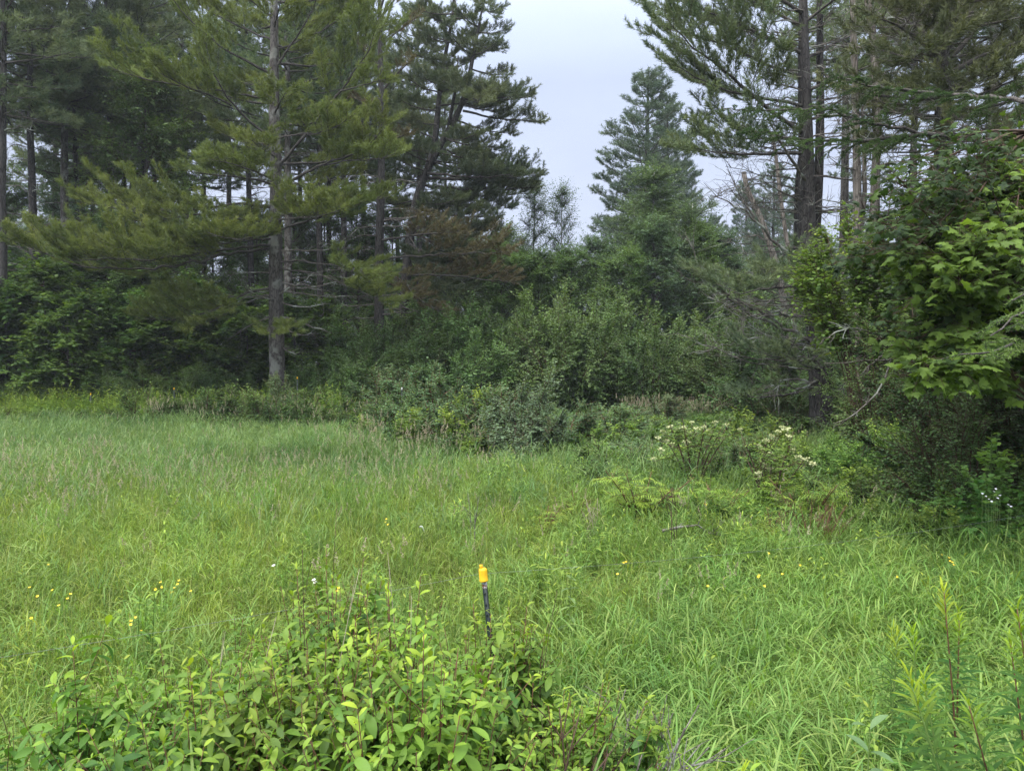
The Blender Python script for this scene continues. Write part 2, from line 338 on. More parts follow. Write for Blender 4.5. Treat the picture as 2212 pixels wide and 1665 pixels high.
# ------------------------------------------------------------------ leaf templates (y = length, x = width, z = normal)
def T_(v, t=None, q=None): return (np.array(v, float), t, q)
RHOMB = T_([(0, 0, 0), (0.30, 0.45, -.05), (0, 1, -0.10), (-0.30, 0.45, -.05), (0, .45, .06)], [(0, 1, 4), (1, 2, 4), (2, 3, 4), (3, 0, 4)])
RH2 = T_([(0, 0, 0), (0.30, 0.5, -.08), (0, 1, -0.06), (-0.30, 0.5, -.08)], [(0, 1, 2), (0, 2, 3)])
BROAD = T_([(0, 0, 0), (0.42, 0.3, -.08), (0, 1, -0.12), (-0.42, 0.3, -.08), (.3, .72, -.1), (-.3, .72, -.1), (0, .45, .03)],
           [(0, 1, 6), (1, 4, 6), (4, 2, 6), (2, 5, 6), (5, 3, 6), (3, 0, 6)])
def ell_leaf(w=0.2, seg=5, droop=0.25, fold=0.25):
    v = []; t = []
    for i in range(seg + 1):
        s = i / seg; ww = w * math.sin(math.pi * min(1, s * 0.96 + 0.02)) ** 0.75 * (0.75 + 0.5 * s)
        z = -droop * s * s
        v += [(-ww, s, z + fold * ww), (0, s, z), (ww, s, z + fold * ww)]
    for i in range(seg):
        a = i * 3
        t += [(a, a + 1, a + 4), (a, a + 4, a + 3), (a + 1, a + 2, a + 5), (a + 1, a + 5, a + 4)]
    return T_(v, t)
ELL = ell_leaf(); ELL2 = ell_leaf(0.23, 5, 0.5, 0.35)
LANCE = ell_leaf(0.085, 4, 0.35, 0.3)
LANCE2 = ell_leaf(0.055, 4, 0.6, 0.3)
def maple_leaf():
    half = [(0.06, 0.0), (0.34, -0.04), (0.27, 0.08), (0.52, 0.20), (0.38, 0.27), (0.55, 0.46), (0.34, 0.42), (0.20, 0.50), (0.27, 0.68), (0.12, 0.70), (0.0, 1.0)]
    pts = [(0, 0)] + half + [(-x, y) for x, y in reversed(half[:-1])]
    v = [(0, 0.32, 0.03)] + [(x, y, -0.10 * abs(x) - 0.13 * y * y - (0.06 if abs(x) > .3 else 0)) for x, y in pts]
    n = len(pts); t = [(0, 1 + i, 1 + (i + 1) % n) for i in range(n)]
    return T_(v, t)
MAPLE = maple_leaf()
def blade(w, L, lean, arch, seg=4, tw=0.0):
    """a grass blade as an array of verts/quads, base at origin, leaning along +x"""
    v = []; q = []; x = z = 0.0; a = lean
    for i in range(seg + 1):
        s = i / seg; ww = w * (0.55 + 0.9 * s) * (1 - s) ** 0.6 if s < 1 else 0.0004
        v += [(x, -ww / 2, z), (x, ww / 2, z)]
        a = lean + arch * (s ** 1.3); x += L / seg * math.sin(a); z += L / seg * math.cos(a)
    for i in range(seg): q.append((2 * i, 2 * i + 1, 2 * i + 3, 2 * i + 2))
    return T_(v, None, q)

# ------------------------------------------------------------------ pine needles
def tuft(nn=20, ln=0.11, w=0.008, shoot=0.16, spread=0.85, seed=1):
    r = np.random.default_rng(seed); v = []; t = []
    for i in range(nn):
        y0 = shoot * r.random(); a = r.random() * 2 * math.pi; el = spread * (0.45 + 0.55 * r.random())
        d = np.array([math.cos(a) * math.sin(el), math.cos(el), math.sin(a) * math.sin(el)]); l = ln * (0.75 + 0.45 * r.random())
        side = np.cross(d, r.normal(size=3)); side /= np.linalg.norm(side)
        b = np.array([0, y0, 0]); k = len(v)
        v += [b - side * w / 2, b + side * w / 2, b + d * l]; t.append((k, k + 1, k + 2))
    return T_(v, t)
TUFTS = [tuft(40, 0.125, 0.013, 0.22, 1.05, s) for s in range(3)]
TUFTS_FAR = [tuft(26, 0.19, 0.024, 0.30, 1.05, s + 10) for s in range(3)]

def polyline(path, n):
    path = np.asarray(path, float)
    d = np.r_[0, np.cumsum(np.linalg.norm(np.diff(path, axis=0), axis=1))]; t = np.linspace(0, d[-1], n)
    P = np.stack([np.interp(t, d, path[:, k]) for k in range(3)], 1)
    for _ in range(2 if len(path) > 2 else 0):
        P[1:-1] = 0.25 * P[:-2] + 0.5 * P[1:-1] + 0.25 * P[2:]
    return P, d[-1]

class Pine:
    """collects wood and needle tufts for one pine"""
    def __init__(s, far=False, dens=1.0): s.wood = Geo(); s.tp = []; s.td = []; s.ta = []; s.far = far; s.dens = dens; s.s0 = []; s.s1 = []; s.sr0 = []; s.sr1 = []
    def sg(s, a, b, r0, r1): s.s0.append(a); s.s1.append(b); s.sr0.append(r0); s.sr1.append(r1)
    def limb(s, path, r0, f0=0.3, wid=1.0, tufty=1.0, twigs=True, rise=0.12, age=0.0, sec=0.34):
        n = max(8, int(np.linalg.norm(np.asarray(path[-1]) - np.asarray(path[0])) / 0.3))
        P, Ln = polyline(path, n)
        P[1:-1] += rng.normal(size=(n - 2, 3)) * 0.012 * Ln / 3
        rad = r0 * (1 - np.linspace(0, 1, n)) ** 0.8 + 0.006
        s.wood.tube(P, rad, 5, 0)
        t = f0
        step = (0.17 if not s.far else 0.27) / Ln / s.dens; k = 0
        while t < 0.985:
            p = P[min(n - 2, int(t * (n - 1)))] + (P[min(n - 1, int(t * (n - 1)) + 1)] - P[min(n - 2, int(t * (n - 1)))]) * (t * (n - 1) % 1)
            i = min(n - 2, int(t * (n - 1))); d = nrm(P[i + 1] - P[i])
            side = nrm(np.cross(d, [0, 0, 1.0])) * (1 if k % 2 else -1); k += 1
            env = math.sin(math.pi * min(1, 0.12 + 0.88 * (t - f0) / (1 - f0)) ** 0.8) ** 0.6
            l2 = Ln * sec * wid * env * random.uniform(0.55, 1.15); l2 = max(0.22, min(l2, 2.3 * wid))
            dd = nrm(d * random.uniform(0.5, 0.9) + side * random.uniform(0.6, 1.0) + np.array([0, 0, random.uniform(-0.12, 0.3) + rise]))
            m = max(2, int(l2 / (0.15 if not s.far else 0.22) * s.dens)); q0 = p
            for j in range(m):
                dd = nrm(dd + np.array([0, 0, 0.05]) + rng.normal(size=3) * 0.06)
                q1 = q0 + dd * (l2 / m)
                if twigs: s.sg(q0, q1, 0.007 * (1 - j / m) + 0.003, 0.007 * (1 - (j + 1) / m) + 0.002)
                fr = (j + 1) / m
                if tufty > 0 and fr > 0.2:
                    for sd in ((-1, 1) if random.random() < 0.85 else (1,)):
                        if random.random() > tufty: continue
                        sdv = nrm(np.cross(dd, [0, 0, 1.0])) * sd
                        l3 = random.uniform(0.12, 0.34) * (1.2 - 0.5 * fr)
                        d3 = nrm(dd * 0.9 + sdv * random.uniform(0.4, 1.0) + np.array([0, 0, random.uniform(0.0, 0.55)]))
                        e = q1 + d3 * l3
                        if twigs and not s.far: s.sg(q1, e, 0.004, 0.003)
                        s.tp.append(e - d3 * 0.1); s.td.append(d3 + np.array([0, 0, 0.25])); s.ta.append(age)
                        if l3 > 0.2: s.tp.append(q1 + d3 * 0.06); s.td.append(d3); s.ta.append(age)
                q0 = q1
            if tufty > 0 and random.random() < tufty: s.tp.append(q0 - dd * .05); s.td.append(dd + np.array([0, 0, .2])); s.ta.append(age)
            t += step * random.uniform(0.7, 1.3)
        if tufty > 0:
            for _ in range(4): s.tp.append(P[-1] - nrm(P[-1] - P[-2]) * random.uniform(0, .3)); s.td.append(nrm(P[-1] - P[-2]) + rng.normal(size=3) * .3); s.ta.append(age)
    def dead(s, path, r0, n_side=10, g=None, droop=0.0, sl=0.8):
        g = g or s.wood
        n = max(7, int(np.linalg.norm(np.asarray(path[-1]) - np.asarray(path[0])) / 0.25))
        P, Ln = polyline(path, n); P[1:-1] += rng.normal(size=(n - 2, 3)) * 0.03
        g.tube(P, r0 * (1 - np.linspace(0, 1, n)) ** 0.9 + 0.005, 5, 1)
        for _ in range(n_side):
            i = random.randint(1, n - 2); p = P[i]; d = nrm(P[i + 1] - P[i])
            dd = nrm(d * 0.8 + rng.normal(size=3) * 0.55 + np.array([0, 0, -droop])); l = random.uniform(0.3, 1.0) * sl
            q = p; rr = 0.011
            for j in range(4):
                dd = nrm(dd + rng.normal(size=3) * 0.22); q1 = q + dd * l / 4; g.segs(q, q1, rr, rr * .72, 3, 1); rr *= .72
                if random.random() < 0.7:
                    d3 = nrm(dd + rng.normal(size=3) * 0.7); g.segs(q1, q1 + d3 * l * random.uniform(.2, .45), rr * .7, 0.003, 3, 1)
                q = q1
    def needles(s):
        g = Geo()
        if s.tp:
            P = np.array(s.tp); D = nrm(np.array(s.td)); A = np.array(s.ta); k = rng.integers(0, 3, len(P))
            TT = TUFTS_FAR if s.far else TUFTS
            for i in range(3):
                m = k == i
                if m.sum(): g.scatter(TT[i], P[m], frames(D[m], rng.normal(size=(m.sum(), 3))), rng.uniform(0.85, 1.3, m.sum()), age=A[m])
        if s.s0: g.segs(np.array(s.s0), np.array(s.s1), np.array(s.sr0), np.array(s.sr1), 3, 1)
        return g

def rnd_trunk(h, r0, lean=(0, 0), n=16, wob=0.05, z0=-0.3):
    z = np.linspace(z0, h, n); t = (z - z0) / (h - z0)
    x = lean[0] * t + wob * np.cumsum(rng.normal(size=n)) * 0.4; y = lean[1] * t + wob * np.cumsum(rng.normal(size=n)) * 0.4
    x -= x[0]; y -= y[0]
    r = r0 * (1 - t) ** 0.75 * 0.95 + 0.02; r[0] *= 1.35; r[1] *= 1.08
    return np.stack([x, y, z], 1), r

def rand_pine(h, r0, zc, lmax, n_whorl, per=5, far=True, dens=1.0, dead_from=None, flat=0.0, tufty=0.9, lean=(0, 0), droop=0.08):
    p = Pine(far=far, dens=dens); P, rad = rnd_trunk(h, r0, lean)
    tg = Geo(); tg.tube(P, rad, 10, 0, 0.03)
    for w in range(n_whorl):
        t = (w + random.uniform(-.2, .2)) / n_whorl; z = zc + (h - 0.4 - zc) * max(0, t)
        prof = (1 - t) ** 0.75 * (0.6 + 0.4 * min(1, t * 4)) + 0.07
        b = np.array([np.interp(z, P[:, 2], P[:, 0]), np.interp(z, P[:, 2], P[:, 1]), z]); a0 = random.random() * 6.28
        k = per if random.random() < .7 else per - 1
        for j in range(k):
            if random.random() < 0.12: continue
            a = a0 + j * 6.283 / k + random.uniform(-.3, .3); l = lmax * prof * random.uniform(0.6, 1.2)
            up = (-droop + 0.75 * t ** 1.3) * l + random.uniform(-.06, .06) * l
            path = [b, b + np.array([math.cos(a) * l * .5, math.sin(a) * l * .5, up * .35]), b + np.array([math.cos(a + .1) * l, math.sin(a + .1) * l, up + l * 0.12])]
            p.limb(path, 0.012 + 0.010 * l, f0=0.32 if l > 1.2 else 0.1, tufty=tufty, wid=1.0)
    if dead_from is not None:
        for _ in range(int((zc - dead_from) * 3.2)):
            z = random.uniform(dead_from, zc); a = random.random() * 6.28; l = random.uniform(0.6, 2.6)
            b = np.array([np.interp(z, P[:, 2], P[:, 0]), np.interp(z, P[:, 2], P[:, 1]), z])
            p.dead([b, b + np.array([math.cos(a) * l * .5, math.sin(a) * l * .5, random.uniform(0, .25)]), b + np.array([math.cos(a) * l, math.sin(a) * l, random.uniform(-.4, .35)])], 0.022, int(3 + l * 2))
    return tg, p

def finish_pine(root, tg, p, bark, needle, limb='limb', dead='dead'):
    tg.build('trunk', M[bark], root, smooth=True)
    g = p.needles()
    w = p.wood
    if w.n: w.build('branches', [M[limb], M[dead]], root, smooth=True)
    if g.n: g.build('crown', [M[needle], M[limb]], root)

# ------------------------------------------------------------------ broadleaf
def spray_leaves(g, o, d, l, k, tpl, size, age=0.0, mat=0, updown=0.15, tilt=0.35, droop=0.25, opp=False):
    """leaves set alternately along twigs: o, d, l arrays of N twigs, k leaves each"""
    n = len(o); s = (np.arange(k)[None] + rng.random((n, k)) * .5) / k * 0.9 + 0.1
    pos = o[:, None] + d[:, None] * (l[:, None] * s)[..., None]
    up = np.array([0, 0, 1.0]); side = nrm(np.cross(d, up) + 1e-6)
    sg = np.where(np.arange(k) % 2 == 0, 1.0, -1.0)[None, :, None]
    ld = nrm(d[:, None] * rng.uniform(.3, .9, (n, k, 1)) + side[:, None] * sg * rng.uniform(.5, 1, (n, k, 1)) + rng.normal(size=(n, k, 3)) * .18 - up * droop)
    no = nrm(up + rng.normal(size=(n, k, 3)) * tilt)
    pos = pos.reshape(-1, 3); ld = ld.reshape(-1, 3); no = no.reshape(-1, 3)
    sz = size * rng.uniform(.65, 1.2, len(pos))
    a = np.broadcast_to(np.asarray(age, float).reshape(-1, 1) if np.ndim(age) else np.full((n, 1), age), (n, k)).reshape(-1)
    g.scatter(tpl, pos, frames(ld, no), sz, age=a, mat=mat)

def bush(h, w, stems, twigs, k, tpl, size, tl=0.35, base_r=0.25, low=0.15, age_top=0.0, lean=(0, 0), droop=.2, tilt=.35, ragged=.25, shell=0.5, stem_r=0.02, side_low=True, tr=0.8):
    """stems arch out of the base to a rounded, ragged outline; twigs fill towards the outline. leaf part and wood part"""
    lg = Geo(); wg = Geo()
    # outline: ellipsoid with lumps
    lump = rng.normal(size=(9, 3)); lump = nrm(lump); amp = rng.uniform(-ragged, ragged, 9)
    def outline(dirs):
        e = 1 + (np.maximum(0, dirs @ lump.T) ** 5 @ amp)
        return e
    ends = []; base = []; sm_ = []
    for i in range(stems):
        a = random.random() * 6.28; el = math.asin(random.uniform(0.0 if side_low else .3, 1.0))
        d = np.array([math.cos(a) * math.cos(el), math.sin(a) * math.cos(el), math.sin(el)])
        e = outline(d[None])[0] * random.uniform(.75, 1.0)
        end = np.array([d[0] * w / 2 * e + lean[0], d[1] * w / 2 * e + lean[1], low * h + d[2] * h * (1 - low) * e])
        b = np.array([math.cos(a) * base_r * random.random(), math.sin(a) * base_r * random.random(), -0.1])
        mid = b * .4 + end * .6; mid[2] = end[2] * random.uniform(.55, .85) + .05; mid[:2] = b[:2] * .5 + end[:2] * .5
        P, Ln = polyline([b, mid, end], 8)
        wg.tube(P, stem_r * (1 - np.linspace(0, 1, 8)) * random.uniform(.5, 1.1) + .004, 4)
        sm_.append(P)
    SM = np.array(sm_)                                    # stems,8,3
    n = twigs; si = rng.integers(0, stems, n); t = 1 - (rng.random(n) ** 1.3) * tr
    f = t * 6.999; i0 = f.astype(int); fr = (f - i0)[:, None]
    o = SM[si, i0] * (1 - fr) + SM[si, np.minimum(i0 + 1, 7)] * fr
    c = np.array([lean[0] * .5, lean[1] * .5, h * .4])
    od = nrm((o - c) / np.array([w / 2, w / 2, h / 2]))
    d = nrm(od * 0.8 + rng.normal(size=(n, 3)) * .55 + np.array([0, 0, .25]))
    l = tl * rng.uniform(.5, 1.4, n)
    o[:, 2] = np.maximum(o[:, 2], 0.12)
    wg.segs(o, o + d * l[:, None], 0.005, 0.002, 3)
    zz = (o[:, 2] + d[:, 2] * l) / h
    ag = np.clip((zz - .72) * 2.5, 0, 1) * age_top * rng.random(n) + (rng.random(n) < .06) * age_top * rng.random(n)
    spray_leaves(lg, o, d, l, k, tpl, size, age=ag, droop=droop, tilt=tilt)
    return lg, wg

def tree_broad(h, r0, zc, w, n_limb, n_twig, k, tpl, size, tl=.5, layered=0.0, age_top=0.0, lean=(0, 0), tilt=.3, droop=.2, top_w=.35):
    tg = Geo(); wg = Geo(); lg = Geo(); P, rad = rnd_trunk(h, r0, lean, 14, .06); tg.tube(P, rad, 7, 0, .03)
    st = []
    for i in range(n_limb):
        t = (i + random.random()) / n_limb; z = zc + (h * .97 - zc) * t; b = np.array([np.interp(z, P[:, 2], P[:, 0]), np.interp(z, P[:, 2], P[:, 1]), z])
        a = i * 2.4 + random.uniform(-.5, .5); l = w / 2 * (math.sin(math.pi * min(1, .25 + .75 * t)) ** .6 * (1 - top_w * t) + .08) * random.uniform(.6, 1.15)
        up = l * (random.uniform(.1, .5) + .5 * t) * (1 - layered)
        e = b + np.array([math.cos(a) * l, math.sin(a) * l, up]); m = (b + e) / 2 + np.array([0, 0, up * .15 + rng.normal() * .05 * l])
        Q, Ln = polyline([b, m, e], 8); wg.tube(Q, (.008 + .011 * l) * (1 - np.linspace(0, 1, 8)) + .004, 4); st.append(Q)
    SM = np.array(st); n = n_twig; si = rng.integers(0, len(st), n); t = 1 - (rng.random(n) ** 1.2) * .78
    f = t * 6.999; i0 = f.astype(int); fr = (f - i0)[:, None]
    o = SM[si, i0] * (1 - fr) + SM[si, np.minimum(i0 + 1, 7)] * fr
    ld = nrm(SM[si, 7] - SM[si, 0])
    d = nrm(ld * .7 + rng.normal(size=(n, 3)) * np.array([.7, .7, .35 if layered else .6]) + np.array([0, 0, .15]))
    l = tl * rng.uniform(.5, 1.5, n)
    wg.segs(o, o + d * l[:, None], .006, .003, 3)
    # second order twigs
    o2 = o + d * (l * rng.uniform(.4, 1, n))[:, None]; d2 = nrm(d + rng.normal(size=(n, 3)) * np.array([.8, .8, .3])); l2 = l * .7
    oo = np.concatenate([o, o2]); dd = np.concatenate([d, d2]); ll = np.concatenate([l, l2])
    ag = np.clip(rng.random(2 * n) - .6, 0, 1) * 2 * age_top
    spray_leaves(lg, oo, dd, ll, k, tpl, size, age=ag, droop=droop, tilt=tilt)
    return tg, wg, lg

def bush_thing(name, geo, leafm, woodm, label, cat, loc=(0, 0, 0), group=None, rz=0, sc=1.0):
    lg, wg = geo; r = thing(name, loc, label, cat, group, rz); r.scale = (sc, sc, sc)
    lg.build('foliage', M[leafm], r); wg.build('stems', M[woodm], r)
    return r
def tree_thing(name, geo, leafm, barkm, label, cat, loc=(0, 0, 0), group=None, rz=0):
    tg, wg, lg = geo; r = thing(name, loc, label, cat, group, rz)
    tg.build('trunk', M[barkm], r, smooth=True); wg.build('limbs', M['twig' if barkm != 'birch_bark' else 'limb'], r); lg.build('crown', M[leafm], r)
    return r
def gl(x, D): # ground location under view px x at depth D
    X = (x - 1106) / FPX * D; return (X, D, float(hgt(X, D)))

# ================================================================== PINES
def local(path, B, D):
    return [at(x, y, D + o) - B for x, y, o in path]

# --- the big white pine at the edge of the meadow, left
D = 27.0
B = np.array(gl(600, D))
p = Pine(dens=1.15)
tp = local([(601, 905, 0), (599, 820, 0), (597, 700, 0), (596, 600, 0), (595, 500, 0), (597, 400, 0), (594, 300, 0), (591, 200, 0), (593, 100, 0), (592, 0, 0), (590, -100, 0), (590, -190, 0), (590, -260, 0)], B, D)
P, ln = polyline(tp, 40); t = np.linspace(0, 1, 40); rad = 0.29 * (1 - t) ** .62 + .02; rad[:2] *= [1.3, 1.12]
tg = Geo(); tg.tube(P, rad, 14, 0, .035)
hero = [
 # path, radius, foliage start, width
 ([(596, 447, 0), (520, 440, -.6), (400, 455, -1.2), (270, 455, -1.6), (185, 440, -1.8)], .075, .32, 1.2),
 ([(596, 447, 0), (500, 455, -.9), (380, 470, -1.7), (260, 480, -2.2)], .05, .35, .9),
 ([(596, 535, 0), (500, 545, -1), (350, 580, -2.2), (200, 580, -3), (20, 525, -3.6)], .085, .22, 1.15),
 ([(596, 530, 0), (480, 540, -1.5), (330, 560, -3), (130, 560, -4.2)], .07, .18, 1.2),
 ([(596, 515, 0), (520, 520, -1.2), (420, 535, -2.2), (330, 520, -3)], .05, .15, 1.1),
 ([(596, 505, 0), (560, 510, -1.5), (500, 520, -3), (440, 500, -4)], .05, .2, 1.1),
 ([(597, 480, 0), (560, 480, -1.0), (510, 470, -1.9), (470, 475, -2.8)], .045, .15, 1.),
 ([(596, 625, 0), (540, 625, -.4), (490, 660, -.9), (400, 690, -1.5), (300, 690, -2.0)], .06, .35, 1.3),
 ([(596, 640, 0), (530, 650, -.6), (470, 690, -1.4), (400, 715, -2.2)], .045, .35, 1.1),
 ([(596, 612, 0), (520, 640, -.3), (420, 650, -.3), (350, 640, -.2)], .04, .4, 1.1),
 ([(597, 400, 0), (540, 385, -.7), (460, 378, -1.4), (388, 368, -1.9)], .05, .2, 1.2),
 ([(597, 392, 0), (550, 370, -1.5), (490, 350, -2.8), (440, 345, -3.4)], .045, .2, 1.1),
 ([(593, 305, 0), (540, 262, -.5), (500, 228, -.9), (465, 165, -1.4), (428, 105, -1.7)], .075, .35, 1.25),
 ([(500, 228, -.9), (460, 205, -1.4), (400, 190, -2.0), (330, 150, -2.6)], .045, .2, 1.3),
 ([(593, 215, 0), (500, 200, -.6), (400, 185, -1.4), (280, 165, -2), (225, 140, -2.2)], .06, .35, 1.3),
 ([(592, 165, 0), (545, 137, -.5), (483, 108, -1), (417, 50, -1.4), (355, -20, -1.8)], .07, .3, 1.3),
 ([(591, 90, 0), (520, 60, .5), (440, 20, 1), (380, -50, 1.2)], .05, .2, 1.3),
 ([(591, 40, 0), (540, 0, -.6), (480, -50, -1)], .05, .2, 1.4),
 # right side
 ([(597, 432, 0), (617, 395, -.3), (667, 370, -.8), (737, 343, -1.5), (790, 325, -2.0), (838, 262, -2.4)], .085, .45, 1.15),
 ([(700, 358, -1), (750, 345, -1.8), (800, 350, -2.4), (865, 330, -2.7)], .04, .3, 1.2),
 ([(597, 365, 0), (650, 307, -.4), (683, 260, -.7), (737, 197, -1.2), (797, 110, -1.6), (820, 25, -2)], .08, .45, 1.2),
 ([(737, 197, -1.2), (780, 185, -1.6), (840, 170, -2.2)], .035, .3, 1.2),
 ([(592, 152, 0), (633, 90, -.4), (667, 43, -.7), (690, -20, -1)], .06, .4, 1.3),
 ([(592, 110, 0), (640, 90, .8), (710, 60, 1.4), (780, 10, 1.8)], .05, .35, 1.3),
 ([(597, 500, 0), (650, 480, -.9), (720, 465, -1.8), (792, 432, -2.3)], .055, .35, 1.2),
 ([(597, 478, 0), (640, 470, -1.5), (690, 470, -2.8), (740, 450, -3.6)], .05, .25, 1.1),
 ([(597, 300, 0), (650, 290, -1.2), (710, 285, -2.2), (760, 250, -3.0)], .05, .3, 1.1),
 ([(597, 565, 0), (650, 563, -.6), (740, 576, -1.4), (810, 610, -2)], .055, .55, 1.1),
 ([(597, 580, 0), (680, 590, -.6), (760, 620, -1.1), (845, 665, -1.6)], .05, .6, 1.1),
 ([(597, 440, 0), (680, 438, .6), (770, 440, 1.2), (850, 425, 1.6)], .05, .35, 1.),
 ([(597, 690, 0), (580, 700, -1.0), (575, 715, -1.9), (590, 725, -2.4)], .03, .35, .9),
 ([(597, 690, 0), (620, 705, -.9), (635, 720, -1.7)], .03, .35, .8),
 ([(597, 340, 0), (570, 325, -1.6), (540, 300, -3.0)], .05, .3, 1.1),
 ([(594, 245, 0), (600, 230, -1.6), (620, 195, -3.0)], .05, .3, 1.1),
 ([(592, 60, 0), (600, 30, -1.6), (610, -10, -2.6)], .05, .2, 1.2),
]
for path, r0, f0, wd in hero:
    p.limb(local(path, B, D), r0 * .7, f0=f0, wid=wd * .88, tufty=.9, sec=.34, rise=.10, age=random.uniform(0, .5))
for w in range(16):                                    # limbs away from the camera and the top, out of frame
    z = 9 + w * .75; a = random.uniform(-.2, math.pi + .2); l = (3.6 - .12 * w) * random.uniform(.7, 1.1)
    b = np.array([np.interp(z, P[:, 2], P[:, 0]), 0, z])
    p.limb([b, b + [math.cos(a) * l * .5, math.sin(a) * l * .5, .1 * l], b + [math.cos(a) * l, math.sin(a) * l, .3 * l]], .05, f0=.3, tufty=.8)
for path in [[(597, 640, 0), (530, 640, -.3), (470, 690, -.6)], [(596, 622, 0), (540, 640, .2), (480, 640, .4)], [(598, 610, 0), (690, 620, -.5), (760, 600, -.9)],
             [(598, 625, 0), (680, 640, -.3), (745, 640, -.5)], [(599, 650, 0), (650, 665, -.2), (715, 655, -.5)], [(598, 680, 0), (545, 700, -.3), (490, 735, -.5)],
             [(599, 682, 0), (660, 700, -.5), (720, 720, -.9)], [(598, 700, 0), (640, 725, .3), (690, 722, .6)], [(598, 655, 0), (560, 640, -.8), (520, 615, -1.4)],
             [(600, 745, 0), (630, 765, -.2), (655, 760, -.4)], [(597, 590, 0), (540, 590, -.5), (480, 600, -.8)], [(598, 640, 0), (640, 620, -.9), (680, 590, -1.4)],
             [(597, 545, 0), (690, 540, -.4), (800, 535, -.8)], [(597, 470, 0), (660, 452, .3), (720, 460, .6)]]:
    p.dead(local(path, B, D), .035, 12, sl=.8)
root = thing('white_pine', tuple(B), 'big white pine with grey trunk and wide olive boughs at the meadow edge', 'tree', 'pines of the left stand')
finish_pine(root, tg, p, 'bark', 'needle')

# --- leaning forked pine that closes the left stand towards the sky gap
D = 35.0; B = np.array(gl(862, D)); p = Pine(dens=1.35)
tp = local([(862, 900, 0), (870, 700, 0), (880, 560, 0), (893, 450, 0), (912, 390, 0), (935, 340, 0), (968, 285, 0), (1000, 230, 0), (1015, 160, 0), (1030, 80, 0), (1045, 0, 0)], B, D)
tg = Geo(); P, ln = polyline(tp, 30); tg.tube(P, .30 * (1 - np.linspace(0, 1, 30)) ** .7 + .02, 10, 0, .03)
for pth, rr in [([(925, 360, 0), (940, 320, .4), (945, 240, .8), (955, 150, 1), (975, 60, 1.2), (985, -60, 1.4)], .15), ([(968, 285, 0), (975, 240, -.6), (985, 190, -1), (990, 120, -1)], .09)]:
    Q, ln = polyline(local(pth, B, D), 16); tg.tube(Q, rr * (1 - np.linspace(0, 1, 16)) ** .7 + .015, 8, 0, .03)
tips = [((1045, 0), (1052, 5), 1), ((1030, 70), (1098, 62), 0), ((1025, 95), (1090, 105), -.8), ((1018, 150), (1105, 160), .5), ((1005, 215), (1150, 208), 0), ((1000, 240), (1172, 262), -.5),
        ((985, 260), (1110, 290), .6), ((960, 300), (1085, 318), -1), ((950, 320), (1060, 345), .8), ((930, 350), (1085, 370), 0), ((915, 385), (1168, 376), -.6), ((905, 400), (1165, 405), .8),
        ((900, 430), (1110, 450), 0), ((895, 450), (1075, 470), -1.4), ((890, 480), (1090, 520), 0), ((885, 500), (1060, 560), -1), ((880, 530), (1100, 600), -1.5), ((880, 520), (1000, 640), -2), ((880, 560), (1050, 625), .6),
        ((985, 40), (1030, 30), 1), ((985, 0), (1010, -40), 1), ((960, 120), (900, 80), 1), ((950, 200), (880, 170), 0), ((985, 150), (930, 130), -1), ((940, 300), (860, 250), 1), ((920, 370), (840, 330), 0),
        ((955, 150), (1040, 120), 2), ((945, 230), (1060, 200), 2), ((1020, 120), (960, 60), -1.5), ((1000, 200), (1080, 200), -2), ((1000, 225), (1100, 240), 1.5), ((900, 440), (990, 430), -2.5), ((893, 470), (960, 500), -3), ((900, 430), (820, 440), 1),
        ((1040, 20), (1085, 20), .4), ((985, -20), (940, -60), 1), ((975, 60), (915, 20), 1.5), ((980, 30), (900, 20), -1), ((975, 90), (905, 60), .6), ((958, 130), (880, 110), -1.2), ((955, 170), (900, 150), 1.6), ((950, 200), (1010, 160), -2), ((1035, 60), (990, 20), -1.2), ((1020, 120), (1075, 90), -1.5), ((948, 240), (860, 215), -1.5), ((945, 270), (880, 250), 1.8), ((1005, 200), (950, 170), -2.2), ((985, 100), (1040, 60), 2.2), ((1040, 10), (1000, -40), 1.8), ((930, 350), (850, 310), -1.6), ((912, 390), (830, 390), .4), ((1000, 220), (1060, 230), 2.4), ((960, 300), (1030, 290), -2.5)]
for (a, b_, o) in tips + [((a[0], a[1] + random.uniform(-22, 22)), (b[0] - random.uniform(5, 45) * (1 if b[0] > a[0] else -1), b[1] + random.uniform(-26, 26)), o + random.choice((-1.3, 1.3))) for a, b, o in tips if random.random() < .6]:
    m = ((a[0] + b_[0]) / 2, (a[1] + b_[1]) / 2 + 8)
    l = abs(b_[0] - a[0]) / FPX * D
    p.limb(local([(a[0], a[1], 0), (m[0], m[1], o * .6), (b_[0], b_[1], o)], B, D), .02 + .010 * l, f0=.28 if l > 1.5 else .1, tufty=.82, sec=.33, rise=.05)
root = thing('white_pine', tuple(B), 'leaning forked white pine whose boughs reach right into the sky gap', 'tree', 'pines of the left stand')
finish_pine(root, tg, p, 'bark_dark', 'needle_dark')

